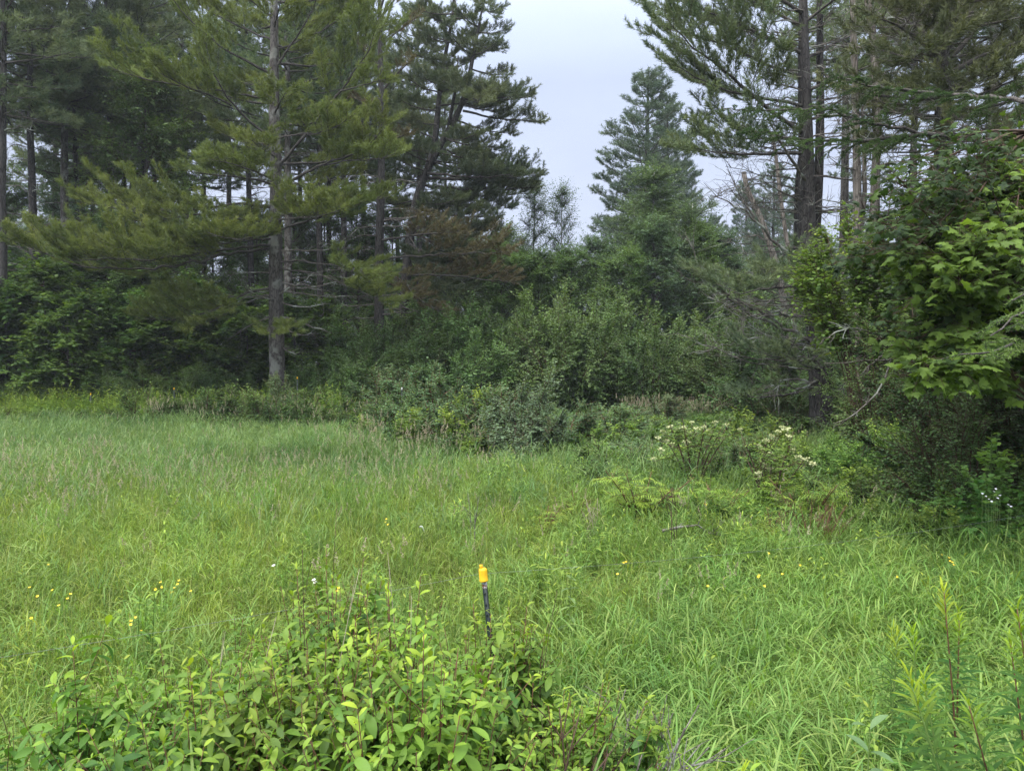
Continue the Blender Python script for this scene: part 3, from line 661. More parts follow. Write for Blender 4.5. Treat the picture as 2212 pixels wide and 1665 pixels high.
# --- fading, brown tinged lower boughs belong to a shaded pine right of it
D = 31.0; B = np.array(gl(822, D)); p = Pine(dens=1.0)
tp = local([(822, 905, 0), (820, 750, 0), (818, 600, 0), (822, 450, 0), (825, 300, 0), (822, 150, 0), (820, 0, 0), (820, -100, 0)], B, D)
tg = Geo(); P, ln = polyline(tp, 30); tg.tube(P, .23 * (1 - np.linspace(0, 1, 30)) ** .6 + .02, 10, 0, .03)
for (a, b_, o) in [((820, 560), (1100, 545), -2), ((820, 590), (1110, 610), -1), ((820, 600), (960, 680), -1.5), ((820, 520), (1000, 500), -2), ((820, 570), (900, 640), -3), ((821, 480), (930, 470), 0),
                   ((822, 200), (890, 130), 0), ((822, 150), (770, 90), 0), ((822, 100), (900, 40), 1), ((822, 60), (760, 0), 0), ((822, 40), (880, -30), -1), ((822, 250), (760, 210), 1), ((822, 320), (880, 290), -1), ((822, 20), (850, -60), -1), ((822, 300), (760, 280), -1)]:
    p.limb(local([(a[0], a[1], 0), ((a[0] + b_[0]) / 2, (a[1] + b_[1]) / 2 - 4, o * .6), (b_[0], b_[1], o)], B, D), .055, f0=.35, tufty=.75, sec=.34, rise=.06)
for _ in range(26):
    y = random.uniform(330, 700); x2 = 822 + random.choice((-1, 1)) * random.uniform(40, 190)
    p.dead(local([(821, y, 0), ((821 + x2) / 2, y - 5, random.uniform(-1, 1)), (x2, y + random.uniform(-15, 40), random.uniform(-2, 1.5))], B, D), .03, 9)
root = thing('white_pine', tuple(B), 'shaded pine with brownish fading lower boughs, right of the big white pine', 'tree', 'pines of the left stand')
finish_pine(root, tg, p, 'bark_dark', 'needle_brown')

# --- three kinds of stand pine, copied through the wood
protos = []
for i, (h, r0, zc, lm, nw) in enumerate([(23, .20, 12.6, 3.3, 17), (25, .24, 13.6, 3.7, 18), (21.5, .17, 11.4, 2.9, 16)]):
    tg, p = rand_pine(h, r0, zc, lm, nw, per=5, far=True, dens=.95, dead_from=2.5, lean=(random.uniform(-.6, .6), random.uniform(-.5, .5)), tufty=.82)
    protos.append((tg, p))
stand = [ # x px, depth, kind, turn, scale, label
 (8, 28, 2, .3, 1.05, 'dark pine standing against the left border of the picture'),
 (76, 31, 0, 1.2, 1.0, 'slim pine trunk bare against the pale sky, second from the left border'),
 (152, 33, 1, 2.2, .95, 'stout grey pine trunk between the bare slim pine and the thick dark stand'),
 (180, 36, 2, 4.0, 1.0, 'thin pine just behind and right of the stout grey trunk'),
 (246, 34, 0, 5.1, 1.0, 'first pine of the close row of dark trunks left of the big white pine'),
 (268, 38, 2, 0.2, 1.05, 'second pine of the close row of dark trunks left of the big white pine'),
 (298, 40, 1, 3.3, .95, 'pale grey pine in the middle of the close row of dark trunks'),
 (322, 35, 0, 2.7, 1.0, 'fourth pine of the close row, its trunk forked with its neighbour'),
 (342, 39, 2, 1.9, 1.05, 'last pine of the close row of dark trunks left of the big white pine'),
 (402, 42, 1, 5.6, 1.0, 'pine hidden behind the left boughs of the big white pine'),
 (446, 44, 0, 4.5, 1.0, 'pine deep in the wood showing a thin pale trunk beside white pine boughs'),
 (547, 38, 2, 3.9, 1.1, 'slender pine close behind and left of the big white pine trunk'),
 (624, 34, 1, .9, .95, 'pine with straight trunk close behind and right of the big white pine'),
 (655, 43, 0, 2.5, 1.0, 'thin pine in the bright gap right of the big white pine'),
 (692, 37, 2, 4.9, 1.1, 'dark pine in the middle of the gap right of the big white pine'),
 (712, 41, 0, 5.5, 1.0, 'thin pine touching the dark one right of the big white pine'),
 (745, 39, 1, 1.1, .92, 'pine left of the shaded pine with brownish boughs'),
 (862, 44, 2, 2.0, 1.0, 'pine seen behind the fork of the leaning pine'),
 (790, 46, 1, 3.7, 1.0, 'far pine behind the shaded pine with brownish boughs'),
 (210, 46, 0, 3.0, 1.0, 'far pine seen through the sky patch in the left wood'),
 (120, 43, 2, 0.7, 1.05, 'far thin pine beside the stout grey trunk'),
 (500, 47, 1, 1.6, 1.0, 'far pine behind the upper left boughs of the big white pine'),
 (1822, 28, 0, 2.4, 1.0, 'thin pine behind the pale barkless trunks on the right'),
 (1962, 26, 2, .4, 1.0, 'thin pine between the pale barkless trunks and the dark limbed pine'),
 (2135, 25, 1, 3.4, .95, 'pine behind the rising limbs of the dark limbed pine'),
 (908, 41, 0, 4.1, .98, 'straight pine showing through the leaning pine'),
 (965, 46, 2, 1.3, .95, 'far pine behind the upper boughs of the leaning pine'),
 (-70, 33, 0, 1.9, 1.05, 'pine standing outside the left border'),
 (-160, 29, 1, 2.9, 1.0, 'pine well outside the left border'),
]
first = {}
for x, Dd, k, rz, sc, lab in stand:
    loc = gl(x, Dd)
    if k not in first:
        root = thing('forest_pine', loc, lab, 'tree', 'pines of the left stand', rz); root.scale = (sc, sc, sc)
        finish_pine(root, *protos[k], 'bark_dark' if k != 1 else 'bark', 'needle_dark'); first[k] = root
    else: copy_tree(first[k], loc, rz, sc, lab, 'pines of the left stand' if x < 1500 else 'pines of the right side')
# pines beyond, centre and right: full crowned
tg, p = rand_pine(24, .30, 5.0, 4.3, 30, per=6, far=True, dens=1.05, dead_from=None, tufty=.92, lean=(.2, 0), droop=.02)
Dd = 50; far1 = thing('white_pine', gl(1392, Dd), 'tall cone shaped pine with twin tips rising alone against the pale sky', 'tree', 'pines beyond the clearing'); far1.scale = (1.2, 1.2, .93)
finish_pine(far1, tg, p, 'bark_dark', 'needle_blue')
for x, Dd, rz, sc, lab in [(1437, 54, 2.0, .92, 'pine pressed against the right side of the tall cone shaped pine'), (1545, 60, 4.0, .60, 'lower pine in the gap right of the tall cone shaped pine'),
                       (1665, 55, 1.0, .72, 'dark pine low behind the leaning dead snag'), (1610, 66, 3.0, .78, 'far pine behind the gap left of the twin trunked pine'), (1730, 48, 5.0, .62, 'dark pine hidden behind the twin trunked pine'),
                       (1845, 52, 2.4, .6, 'far pine behind the pale dead snags'), (1960, 46, 1.4, .55, 'far pine behind the red maple crown'), (2150, 44, .4, .7, 'far pine beyond the dark limbed pine on the right')]:
    copy_tree(far1, gl(x, Dd), rz, sc, lab, 'pines beyond the clearing')

# --- twin trunked pine on the right, near, many dead lower branches
D = 20.0; B = np.array(gl(1776, D)); p = Pine(dens=1.0)
tp = local([(1777, 950, 0), (1776, 880, 0), (1774, 800, 0), (1768, 720, 0), (1755, 640, 0), (1746, 560, 0), (1742, 480, 0), (1742, 400, 0), (1741, 300, 0), (1738, 200, 0), (1736, 100, 0), (1735, 0, 0), (1734, -120, 0), (1734, -250, 0)], B, D)
tg = Geo(); P, ln = polyline(tp, 44); t = np.linspace(0, 1, 44); rr = .315 * (1 - t) ** .95 + .045; rr[:2] *= [1.25, 1.1]; tg.tube(P, rr, 16, 0, .035)
for pth, r0 in [([(1752, 620, 0), (1762, 500, .25), (1768, 400, .3), (1772, 250, .3), (1771, 100, .3), (1770, 0, .3), (1772, -160, .3)], .13), ([(1725, 640, .4), (1724, 560, .5), (1722, 420, .5), (1728, 330, .5)], .12)]:
    Q, ln = polyline(local(pth, B, D), 26); tg.tube(Q, r0 * (1 - np.linspace(0, 1, 26)) ** .5 + .02, 10, 0, .03)
for path, r0, f0, wd, tf in [
    ([(1740, 330, 0), (1700, 330, -.3), (1630, 335, -.8), (1540, 330, -1.2), (1500, 320, -1.4)], .045, .3, 1.2, .95),
    ([(1740, 300, 0), (1690, 300, .4), (1600, 300, .8), (1500, 285, 1.0)], .04, .35, 1.1, .8),
    ([(1742, 290, 0), (1690, 260, -.4), (1640, 220, -.8), (1560, 150, -1.2), (1480, 90, -1.5), (1440, 40, -1.7)], .06, .35, 1.2, .8),
    ([(1740, 230, 0), (1660, 215, -.6), (1560, 195, -1.2), (1455, 140, -1.6)], .045, .3, 1.2, .85),
    ([(1738, 170, 0), (1660, 140, .3), (1570, 100, .6), (1450, 60, .8)], .045, .3, 1.1, .75),
    ([(1738, 120, 0), (1650, 80, -.4), (1550, 30, -.8), (1425, -10, -1)], .05, .25, 1.3, .95),
    ([(1736, 60, 0), (1640, 10, .3), (1540, -30, .6)], .045, .25, 1.2, .9),
    ([(1736, 30, 0), (1660, -10, -.8), (1600, -60, -1.4), (1500, -80, -2)], .05, .2, 1.2, .9),
    ([(1738, 200, 0), (1800, 170, -.5), (1870, 150, -.9), (1950, 110, -1.3)], .045, .3, 1.1, .7),
    ([(1738, 130, 0), (1810, 90, .5), (1880, 60, .9), (1960, 20, 1.3)], .045, .3, 1.1, .7),
    ([(1740, 260, 0), (1800, 250, .4), (1880, 240, .7), (1940, 230, .9)], .04, .35, 1.1, .65),
    ([(1738, 50, 0), (1800, 0, -.5), (1860, -40, -.9)], .045, .2, 1.2, .8),
    ([(1742, 380, 0), (1790, 380, -.5), (1850, 395, -.9), (1900, 380, -1.2)], .035, .4, 1., .5),
    ([(1768, 770, 0), (1740, 780, -.8), (1700, 775, -1.6), (1640, 765, -2.2)], .035, .3, 1.1, .45),
    ([(1772, 800, 0), (1760, 795, -1.0), (1740, 790, -1.8), (1720, 780, -2.4)], .03, .25, 1.2, .35),
    ([(1774, 780, 0), (1800, 790, -1.0), (1840, 800, -1.8), (1900, 800, -2.2)], .03, .4, 1.2, .5),
    ([(1772, 830, 0), (1720, 850, -.4), (1660, 860, -.8), (1600, 855, -1)], .04, .4, 1.0, .45),
    ([(1770, 740, 0), (1690, 745, .3), (1630, 750, .5), (1590, 745, .7)], .03, .4, 1.0, .4),
    ([(1755, 620, 0), (1700, 620, -1), (1640, 625, -1.8), (1560, 640, -2.4)], .04, .3, 1.2, .8),
    ([(1755, 640, 0), (1800, 650, -1), (1860, 645, -1.6)], .035, .3, 1.2, .7),
    ([(1755, 600, 0), (1720, 595, -1.2), (1690, 590, -2)], .03, .25, 1.2, .7),
    ([(1770, 740, 0), (1810, 745, .3), (1880, 760, .8)], .03, .4, 1., .5)]:
    p.limb(local(path, B, D), r0, f0=f0 * .8, wid=wd * 1.1, tufty=tf, sec=.42, rise=.1)
for path, n_, r_ in [
    ([(1766, 735, 0), (1720, 720, -.3), (1640, 690, -.7), (1570, 640, -1), (1510, 580, -1.3), (1480, 500, -1.5)], 26, .07),
    ([(1690, 705, -.5), (1600, 650, -.9), (1520, 610, -1.2), (1470, 595, -1.4)], 22, .045),
    ([(1765, 690, 0), (1710, 680, -.5), (1640, 680, -.9), (1560, 690, -1.3)], 20, .05),
    ([(1765, 670, 0), (1700, 660, .2), (1620, 690, .4), (1530, 640, .6)], 20, .045),
    ([(1768, 745, 0), (1700, 740, -.2), (1640, 720, -.5), (1600, 700, -.6)], 18, .05),
    ([(1772, 825, 0), (1720, 815, -.3), (1670, 830, -.8), (1620, 850, -1.1)], 16, .05),
    ([(1774, 815, 0), (1730, 840, -.8), (1690, 830, -1.4), (1655, 850, -1.7)], 14, .04),
    ([(1760, 650, 0), (1690, 640, -1), (1640, 655, -1.6), (1570, 665, -2)], 18, .035),
    ([(1742, 560, 0), (1690, 540, -.4), (1630, 470, -.8), (1590, 440, -1), (1540, 420, -1.1), (1520, 395, -1.2)], 22, .07),
    ([(1630, 470, -.8), (1600, 430, -.8), (1580, 390, -.8), (1570, 365, -.8)], 14, .04),
    ([(1742, 580, 0), (1690, 575, .2), (1620, 590, .4), (1530, 600, .5)], 10, .04),
    ([(1742, 440, 0), (1690, 420, -.3), (1640, 380, -.5), (1600, 385, -.6)], 14, .04),
    ([(1742, 400, 0), (1720, 360, -.6), (1690, 320, -.9), (1655, 240, -1.2), (1620, 170, -1.4)], 14, .06),
    ([(1742, 370, 0), (1700, 350, .5), (1640, 345, 1)], 14, .03),
    ([(1742, 340, 0), (1790, 330, .5), (1860, 300, 1)], 14, .03),
    ([(1742, 300, 0), (1800, 290, -.3), (1870, 300, -.6)], 14, .03),
    ([(1740, 220, 0), (1690, 215, .5), (1620, 240, 1)], 14, .03),
    ([(1738, 180, 0), (1790, 160, .2), (1850, 175, .5)], 14, .03),
    ([(1738, 90, 0), (1690, 75, .2), (1600, 60, .5)], 14, .03),
    ([(1738, 70, 0), (1800, 40, .2), (1850, 20, .5)], 12, .03),
    ([(1755, 610, 0), (1800, 590, -.4), (1850, 610, -.8)], 12, .03)]:
    p.dead(local(path, B, D), r_ * .75, n_, sl=1.0)
for _ in range(46):
    y = random.uniform(20, 640); x2 = 1742 + random.choice((-1, -1, 1)) * random.uniform(60, 210)
    p.dead(local([(1742, y, 0), ((1742 + x2) / 2, y - 8, random.uniform(-.6, .6)), (x2, y + random.uniform(-50, 30), random.uniform(-1.2, 1.2))], B, D), .020, 14, sl=.9)
for _ in range(12):
    y = random.uniform(640, 800); x2 = 1765 - random.uniform(90, 290)
    p.dead(local([(1768, y, 0), ((1768 + x2) / 2, y - 8, random.uniform(-1.2, .4)), (x2, y + random.uniform(-90, 30), random.uniform(-2.2, .6))], B, D), .024, 16, sl=1.0)
root = thing('white_pine', tuple(B), 'twin trunked pine with a thick dark base and tangled bare lower branches', 'tree', 'pines of the right side')
finish_pine(root, tg, p, 'bark_dark', 'needle_dark')

# --- dark limbed pine upper right
D = 16.0; B = np.array(gl(2040, D)); p = Pine(dens=1.0)
tp = local([(2044, 960, 0), (2042, 700, 0), (2040, 450, 0), (2038, 330, 0), (2037, 220, 0), (2037, 100, 0), (2043, 0, 0), (2046, -120, 0), (2046, -260, 0)], B, D)
tg = Geo(); P, ln = polyline(tp, 36); tg.tube(P, .24 * (1 - np.linspace(0, 1, 36)) ** .5 + .02, 14, 0, .035)
for path, r0, f0, tf in [
    ([(2040, 170, 0), (2080, 140, -.2), (2150, 110, -.5), (2230, 80, -.9)], .07, .3, .75), ([(2040, 140, 0), (2080, 100, .2), (2130, 30, .4), (2200, -10, .6)], .06, .3, .8),
    ([(2040, 200, 0), (2100, 170, .4), (2190, 100, .8), (2260, 70, 1.2)], .06, .35, .8), ([(2038, 240, 0), (2110, 240, -.5), (2200, 215, -1), (2270, 200, -1.3)], .045, .3, .7),
    ([(2038, 260, 0), (2110, 250, .5), (2200, 260, .9)], .045, .3, .7), ([(2037, 210, 0), (1990, 215, -.3), (1920, 210, -.6), (1850, 200, -.8)], .05, .3, .6),
    ([(2037, 215, 0), (1990, 200, .4), (1910, 190, .9)], .045, .3, .6), ([(2037, 130, 0), (1990, 90, -.4), (1940, 50, -.8), (1890, 40, -1.1)], .05, .25, .8),
    ([(2037, 100, 0), (1980, 60, .5), (1910, 10, 1)], .05, .25, .8), ([(2042, 50, 0), (2000, 0, -.6), (1950, -40, -1)], .05, .2, .9), ([(2042, 40, 0), (2100, 0, -.7), (2150, -50, -1.2)], .05, .2, .9),
    ([(2040, 90, 0), (2090, 60, -1.1), (2120, 30, -1.8)], .045, .2, .8), ([(2037, 280, 0), (1990, 285, .2), (1930, 305, .5), (1870, 295, .8)], .04, .3, .6), ([(2037, 300, 0), (2100, 300, .7), (2170, 330, 1.2)], .04, .3, .6),
    ([(2037, 200, 0), (2060, 195, -1.4), (2100, 180, -2.2)], .04, .3, .7), ([(2037, 150, 0), (2000, 140, -1.3), (1960, 120, -2.0)], .04, .25, .7), ([(2040, 20, 0), (2190, -20, .6), (2260, -30, 1)], .05, .2, .9),
    ([(2037, 320, 0), (1980, 330, -.6), (1900, 330, -1)], .035, .3, .5), ([(2040, 60, 0), (2080, 20, 1.2), (2110, -20, 2)], .045, .2, .9), ([(2040, 110, 0), (2010, 80, 1.4), (1980, 40, 2.2)], .04, .2, .9), ([(2040, 180, 0), (2120, 150, 1.2), (2170, 130, 2)], .04, .25, .8), ([(2040, 70, 0), (2150, 50, -.2), (2240, 30, -.4)], .045, .2, .9),
    ([(2040, 230, 0), (2130, 200, -1.4), (2200, 170, -2.2)], .04, .25, .8), ([(2037, 250, 0), (1980, 250, 1.4), (1930, 240, 2.2)], .04, .25, .7), ([(2040, 20, 0), (1980, 10, .3), (1900, -10, .6)], .04, .2, .9), ([(2040, 0, 0), (2060, -30, -1.4), (2080, -60, -2)], .04, .2, .9), ([(2037, 290, 0), (2090, 290, -1.4), (2160, 280, -2.2)], .035, .3, .6)]:
    p.limb(local(path, B, D), r0, f0=f0, wid=1.3, tufty=tf, sec=.42, rise=.1)
for _ in range(60):
    y = random.uniform(20, 560); x2 = 2038 + random.choice((-1, 1)) * random.uniform(50, 190)
    p.dead(local([(2038, y, 0), ((2038 + x2) / 2, y - 8, random.uniform(-.6, .6)), (x2, y + random.uniform(-40, 20), random.uniform(-1, 1))], B, D), .022, 10, sl=.8)
root = thing('white_pine', tuple(B), 'dark pine with thick rising limbs above the maple leaves', 'tree', 'pines of the right side')
finish_pine(root, tg, p, 'bark_dark', 'needle_olive')

# --- dead snags
def snag(paths, D, lab, dead_paths=(), r_side=.015, nside=9):
    x0 = paths[0][0][0][0]; B = np.array(gl(x0, D)); tg = Geo(); p = Pine()
    for pth, r0, r1 in paths:
        Q, ln = polyline(local(pth, B, D), 24); tg.tube(Q, np.linspace(r0, r1, 24), 9, 0, .06)
    for pth in dead_paths: p.dead(local(pth, B, D), r_side, nside, sl=.7)
    r = thing('dead_snag', tuple(B), lab, 'dead tree', 'standing dead trees'); tg.build('trunk', M['snag'], r, smooth=True)
    if D < 20:
        for _ in range(16):
            y = random.uniform(10, 500); x2 = x0 + random.choice((-1, 1)) * random.uniform(30, 120)
            p.dead(local([(x0 - 6, y, 0), ((x0 + x2) / 2, y - 10, random.uniform(-.5, .5)), (x2, y - random.uniform(-10, 60), random.uniform(-.8, .8))], B, D), .014, 8, sl=.6)
    if p.wood.n: p.wood.build('branches', [M['dead'], M['dead']], r)
snag([([(1858, 940, 0), (1856, 700, 0), (1853, 480, 0), (1850, 300, 0), (1846, 150, 0), (1843, 60, 0), (1840, -60, 0)], .13, .07), ([(1858, 500, 0), (1868, 420, .1), (1866, 300, .1), (1862, 230, .1)], .07, .03)], 18,
     'pale barkless dead trunk with a thin twin stem, left of the pair', [[(1850, 200, 0), (1880, 180, -.3), (1910, 140, -.5)], [(1851, 260, 0), (1880, 240, -.4), (1905, 235, -.5)], [(1853, 370, 0), (1820, 360, -.3), (1790, 330, -.5)], [(1850, 120, 0), (1820, 100, -.3), (1800, 60, -.5)], [(1850, 60, 0), (1880, 30, .3), (1920, 0, .5)]])
snag([([(1890, 940, 0), (1888, 700, 0), (1889, 480, 0), (1893, 350, 0), (1895, 220, 0), (1890, 120, 0), (1882, 50, 0), (1868, -30, 0)], .15, .075)], 17.5,
     'pale barkless dead trunk bending left at its top, right of the pair', [[(1893, 200, 0), (1940, 150, -.6), (2000, 90, -1.1), (2075, 0, -1.6)], [(1893, 190, 0), (1935, 130, .4), (1970, 80, .7), (2000, 10, 1)], [(1890, 95, 0), (1940, 50, -.4), (1990, 10, -.7)], [(1895, 330, 0), (1930, 290, -.5), (1990, 230, -1)], [(1894, 250, 0), (1870, 240, -.3), (1840, 250, -.5)], [(1893, 400, 0), (1920, 380, -.4), (1960, 330, -.6)]])
snag([([(1700, 940, 0), (1695, 660, 0), (1683, 590, 0), (1660, 520, 0), (1640, 460, 0), (1615, 420, 0), (1606, 372, 0)], .16, .085)], 26,
     'broken topped dead trunk leaning left beside the twin trunked pine', [[(1608, 395, 0), (1625, 385, -.1), (1640, 378, -.2)], [(1640, 460, 0), (1600, 430, -.4), (1560, 390, -.8)], [(1660, 520, 0), (1620, 505, -.4), (1590, 520, -.7)], [(1690, 620, 0), (1650, 560, -.4), (1620, 540, -.7)], [(1615, 420, 0), (1590, 400, .3), (1550, 420, .7)], [(1675, 570, 0), (1700, 540, -.4), (1720, 500, -.7)]], .03, 12)
snag([([(1725, 930, 0), (1715, 600, 0), (1696, 500, 0), (1688, 440, 0), (1680, 380, 0), (1676, 320, 0), (1668, 290, 0)], .11, .06)], 26.5,
     'thin reddish dead pole close against the twin trunked pine', [[(1680, 380, 0), (1700, 350, -.2), (1720, 300, -.4)], [(1688, 450, 0), (1660, 420, -.2), (1650, 400, -.3)]])

# --- spruce just outside the right border: only its long lichened boughs reach in
def spruce():
    D = 7.5; B = np.array([at(2480, 900, D)[0], D, float(hgt(at(2480, 900, D)[0], D))])
    tg = Geo(); P, rad = rnd_trunk(11, .17, (0, 0)); tg.tube(P, rad, 10, 0, .03)
    wood = Geo(); ng = Geo()
    def bough(path, r0, f0, n2, l2, sag=.1, sh=.1, age=.5, den=1.0):
        Q, Ln = polyline(local(path, B, D) if len(path) > 3 else path, 30); Q[1:-1] += rng.normal(size=(28, 3)) * .012
        wood.tube(Q, r0 * (1 - np.linspace(0, 1, 30)) ** .8 + .004, 6, 0, .05)
        for k in range(n2):
            t = f0 + (1 - f0) * (k + random.random() * .5) / n2; i = min(28, int(t * 29)); p0 = Q[i]; d = nrm(Q[i + 1] - Q[i]); side = nrm(np.cross(d, [0, 0, 1])) * (1 if k % 2 else -1)
            dd = nrm(d * .8 + side * random.uniform(.5, .9) + [0, 0, random.uniform(-.15, .2)]); l = l2 * random.uniform(.5, 1.1) * (1 - .55 * t)
            m = max(3, int(l / .05)); q = p0; sg = []
            for j in range(m):
                dd = nrm(dd + np.array([0, 0, -sag]) * .2 + rng.normal(size=3) * .05); q1 = q + dd * l / m; sg.append((q, q1)); 
                for _k in range(2 if random.random() < .6 else 1):
                    d3 = nrm(dd * .8 + nrm(np.cross(dd, [0, 0, 1])) * random.choice((-1, 1)) + rng.normal(size=3) * .15 - [0, 0, .15]); l3 = random.uniform(.04, .13)
                    sg.append((q1, q1 + d3 * l3))
                q = q1
            a = np.array([s[0] for s in sg]); b = np.array([s[1] for s in sg]); wood.segs(a, b, .004, .003, 3)
            # needles dense all round each shoot, tips brighter
            for (u, v) in sg:
                lv = np.linalg.norm(v - u); nn = max(8, int(lv / .0019)); tt = rng.random(nn)[:, None]; dv = nrm(v - u)
                rdir = nrm(rng.normal(size=(nn, 3))); nd = nrm(dv * .7 + rdir); pos = u + (v - u) * tt
                ng.scatter(SPN, pos, frames(nd, rng.normal(size=(nn, 3))), .026 * rng.uniform(.8, 1.2, nn), age=np.full(nn, age * random.random()))
    bough([(2480, 705, 0), (2330, 735, -1.6), (2212, 750, -2.8), (2140, 760, -3.2), (2075, 765, -3.4)], .02, .35, 26, .34, age=.8)
    bough([(2480, 600, 0), (2350, 600, -1.3), (2250, 650, -2.6), (2190, 690, -3.0), (2140, 725, -3.2)], .02, .45, 22, .32, sag=.4, age=.7)
    bough([(2480, 560, 0), (2350, 590, -1.3), (2260, 620, -2.7), (2185, 650, -3.1)], .015, .5, 12, .28, sag=.4, age=.6)
    # long lichened boughs high up, deep green
    bough([(2480, 330, 0), (2300, 310, 1.2), (2150, 305, 2.4), (2000, 290, 3.0), (1850, 305, 3.2), (1700, 300, 3.0), (1600, 270, 3.0)], .05, .55, 40, .75, sag=.5, age=.0)
    bough([(2480, 260, 0), (2300, 230, 1.2), (2180, 215, 2.0), (2050, 205, 2.6), (1900, 190, 2.8), (1780, 160, 2.8)], .045, .45, 40, .75, sag=.5, age=.0)
    bough([(2000, 290, 3.0), (1900, 270, 3.0), (1780, 235, 3.0), (1620, 240, 3.0), (1560, 235, 3.0)], .02, .2, 30, .55, sag=.4, age=.0)
    bough([(2480, 180, 0), (2350, 160, .4), (2270, 150, .8), (2190, 180, 1.0)], .03, .3, 14, .6, sag=.4, age=.1)
    for i_ in range(9):                                    # boughs on the sides away from the picture
        a = random.uniform(-1.9, 1.3); z = random.uniform(2.2, 9); l = random.uniform(1.2, 2.2) * (1 - z / 14)
        b0 = np.array([0, 0, z]); e0 = b0 + [math.cos(a) * l, math.sin(a) * l, -.25 * l]; Q_ = [b0, (b0 + e0) / 2 + [0, 0, .1], e0]
        bough(Q_, .02, .25, 16, .55, sag=.4, age=.3)
    r = thing('spruce', tuple(B), 'spruce at the right border reaching in with light green tipped boughs and grey lichened limbs', 'tree')
    tg.build('trunk', M['bark'], r, smooth=True); wood.build('branches', M['limb'], r); ng.build('crown', M['spruce'], r)
SPN = T_([(-.12, 0, 0), (.12, 0, 0), (0, 1, 0)], [(0, 1, 2)])
spruce()
# ================================================================== BROADLEAF TREES AND SHRUBS
# red maple on the right, near: real lobed leaves
def near_maple():
    D = 7.6; B = np.array(gl(2270, D)); tg = Geo(); P, ln = polyline(local([(2270, 1150, 0), (2272, 900, 0), (2262, 700, 0), (2250, 500, 0), (2230, 300, 0), (2215, 180, 0)], B, D), 20)
    tg.tube(P, .075 * (1 - np.linspace(0, 1, 20)) ** .6 + .008, 8, 0, .03)
    wg = Geo(); lg = Geo(); SMs = []
    ends = []
    for i in range(125):
        # crown outline in the picture: from (1760,520) rising to (1960,300) and out of the frame
        while True:
            x = random.uniform(1800, 2420); y = random.uniform(290, 760)
            top = 520 - (x - 1780) * 1.05 if x < 1980 else 305 + 14 * math.sin(x * .03)
            bot = 620 if x < 1850 else 790
            if y > top and y < bot: break
        o = random.uniform(-1.5, 1.6); ends.append((x, y, o))
    ends += [(2055, 690, -1.0), (2090, 560, -1.4), (1990, 600, -1.1), (1960, 560, -1.0), (2140, 590, -1.4), (2100, 640, -1.2), (2030, 560, -1.4), (2070, 600, -1.5), (2110, 520, -1.5), (2040, 640, -1.3), (2180, 560, -1.5)]
    ends += [(1990, 805, -1.2), (2015, 815, -1.3), (2055, 800, -1.3), (2040, 745, -1.2), (2080, 740, -1.3), (2010, 760, -1.1), (2060, 780, -1.4), (1985, 745, -1.), (2110, 790, -1.2)]
    for (x, y, o) in ends:
        e = at(x, y, D + o) - B; k = random.randint(5, 17); b = P[k]
        Q, Ln = polyline([b, (b * .5 + e * .5) + [0, 0, .15], e], 10); wg.tube(Q, .004 + .011 * (1 - np.linspace(0, 1, 10)), 4); SMs.append(Q)
    SM = np.array(SMs); n = 5600; si = rng.integers(0, len(SMs), n); si[:240] = len(SMs) - 1 - rng.integers(0, 20, 240); t = 1 - rng.random(n) ** 1.5 * .7; f = t * 8.999; i0 = f.astype(int); fr = (f - i0)[:, None]
    o = SM[si, i0] * (1 - fr) + SM[si, i0 + 1] * fr
    d = nrm(nrm(SM[si, 9] - SM[si, 3]) * .6 + rng.normal(size=(n, 3)) * [.6, .6, .3] + [-.1, -.15, .05]); l = rng.uniform(.12, .38, n)
    wg.segs(o, o + d * l[:, None], .004, .002, 3)
    ag = np.clip(rng.normal(-.08, .22, n), 0, .7); ag[si >= len(SMs) - 20] = np.clip(rng.normal(.5, .25, (si >= len(SMs) - 20).sum()), 0, 1)
    k = 4
    s = rng.uniform(.3, 1, (n, k)); pos = o[:, None] + d[:, None] * (l[:, None] * s)[..., None]
    ld = nrm(d[:, None] * .5 + rng.normal(size=(n, k, 3)) * [.7, .7, .2] - [.15, .3, .35]); no = nrm(np.array([-.15, -.35, 1.0]) + rng.normal(size=(n, k, 3)) * .55)
    pet = pos + ld * .05; wg.segs(pos.reshape(-1, 3), pet.reshape(-1, 3), .0015, .0012, 3)
    lg.scatter(MAPLE, pet.reshape(-1, 3), frames(ld.reshape(-1, 3), no.reshape(-1, 3)), rng.uniform(.045, .095, n * k) * np.where(np.repeat(ag, k) > .3, 1.35, 1.0), age=np.repeat(ag, k))
    r = thing('maple', tuple(B), 'young maple with big pointed lobed leaves filling the right side', 'tree')
    tg.build('trunk', M['limb'], r, smooth=True); wg.build('limbs', M['twig'], r); lg.build('crown', M['maple'], r)
near_maple()

# dead lichened branch sticking out of the dark shrubs, right
def bare_branch():
    D = 9.0; B = at(2010, 745, D); B0 = np.array(gl(2090, D)); g = Pine()
    for pth, r_, n_ in [([(2150, 1010, 1.3), (2130, 850, 1.0), (2080, 770, .5), (2010, 750, 0), (1900, 720, -.4), (1790, 695, -.8)], .011, 7), ([(2010, 750, 0), (1930, 775, -.3), (1850, 785, -.6), (1780, 785, -.8)], .009, 6),
                        ([(1925, 778, -.3), (1900, 830, -.5), (1860, 900, -.7), (1845, 920, -.8), (1800, 915, -.9)], .008, 7), ([(1955, 745, -.2), (1900, 770, -.4), (1860, 810, -.6)], .008, 4), ([(1830, 710, -.6), (1800, 730, -.7), (1770, 745, -.8)], .006, 3)]:
        g.dead([at(x, y, D + o) - B0 for x, y, o in pth], r_, n_, sl=.22)
    r = thing('dead_shrub', tuple(B0), 'bare lichen grey branches reaching left out of the dark shrubs', 'dead shrub')
    g.wood.build('branches', [M['dead'], M['dead']], r)
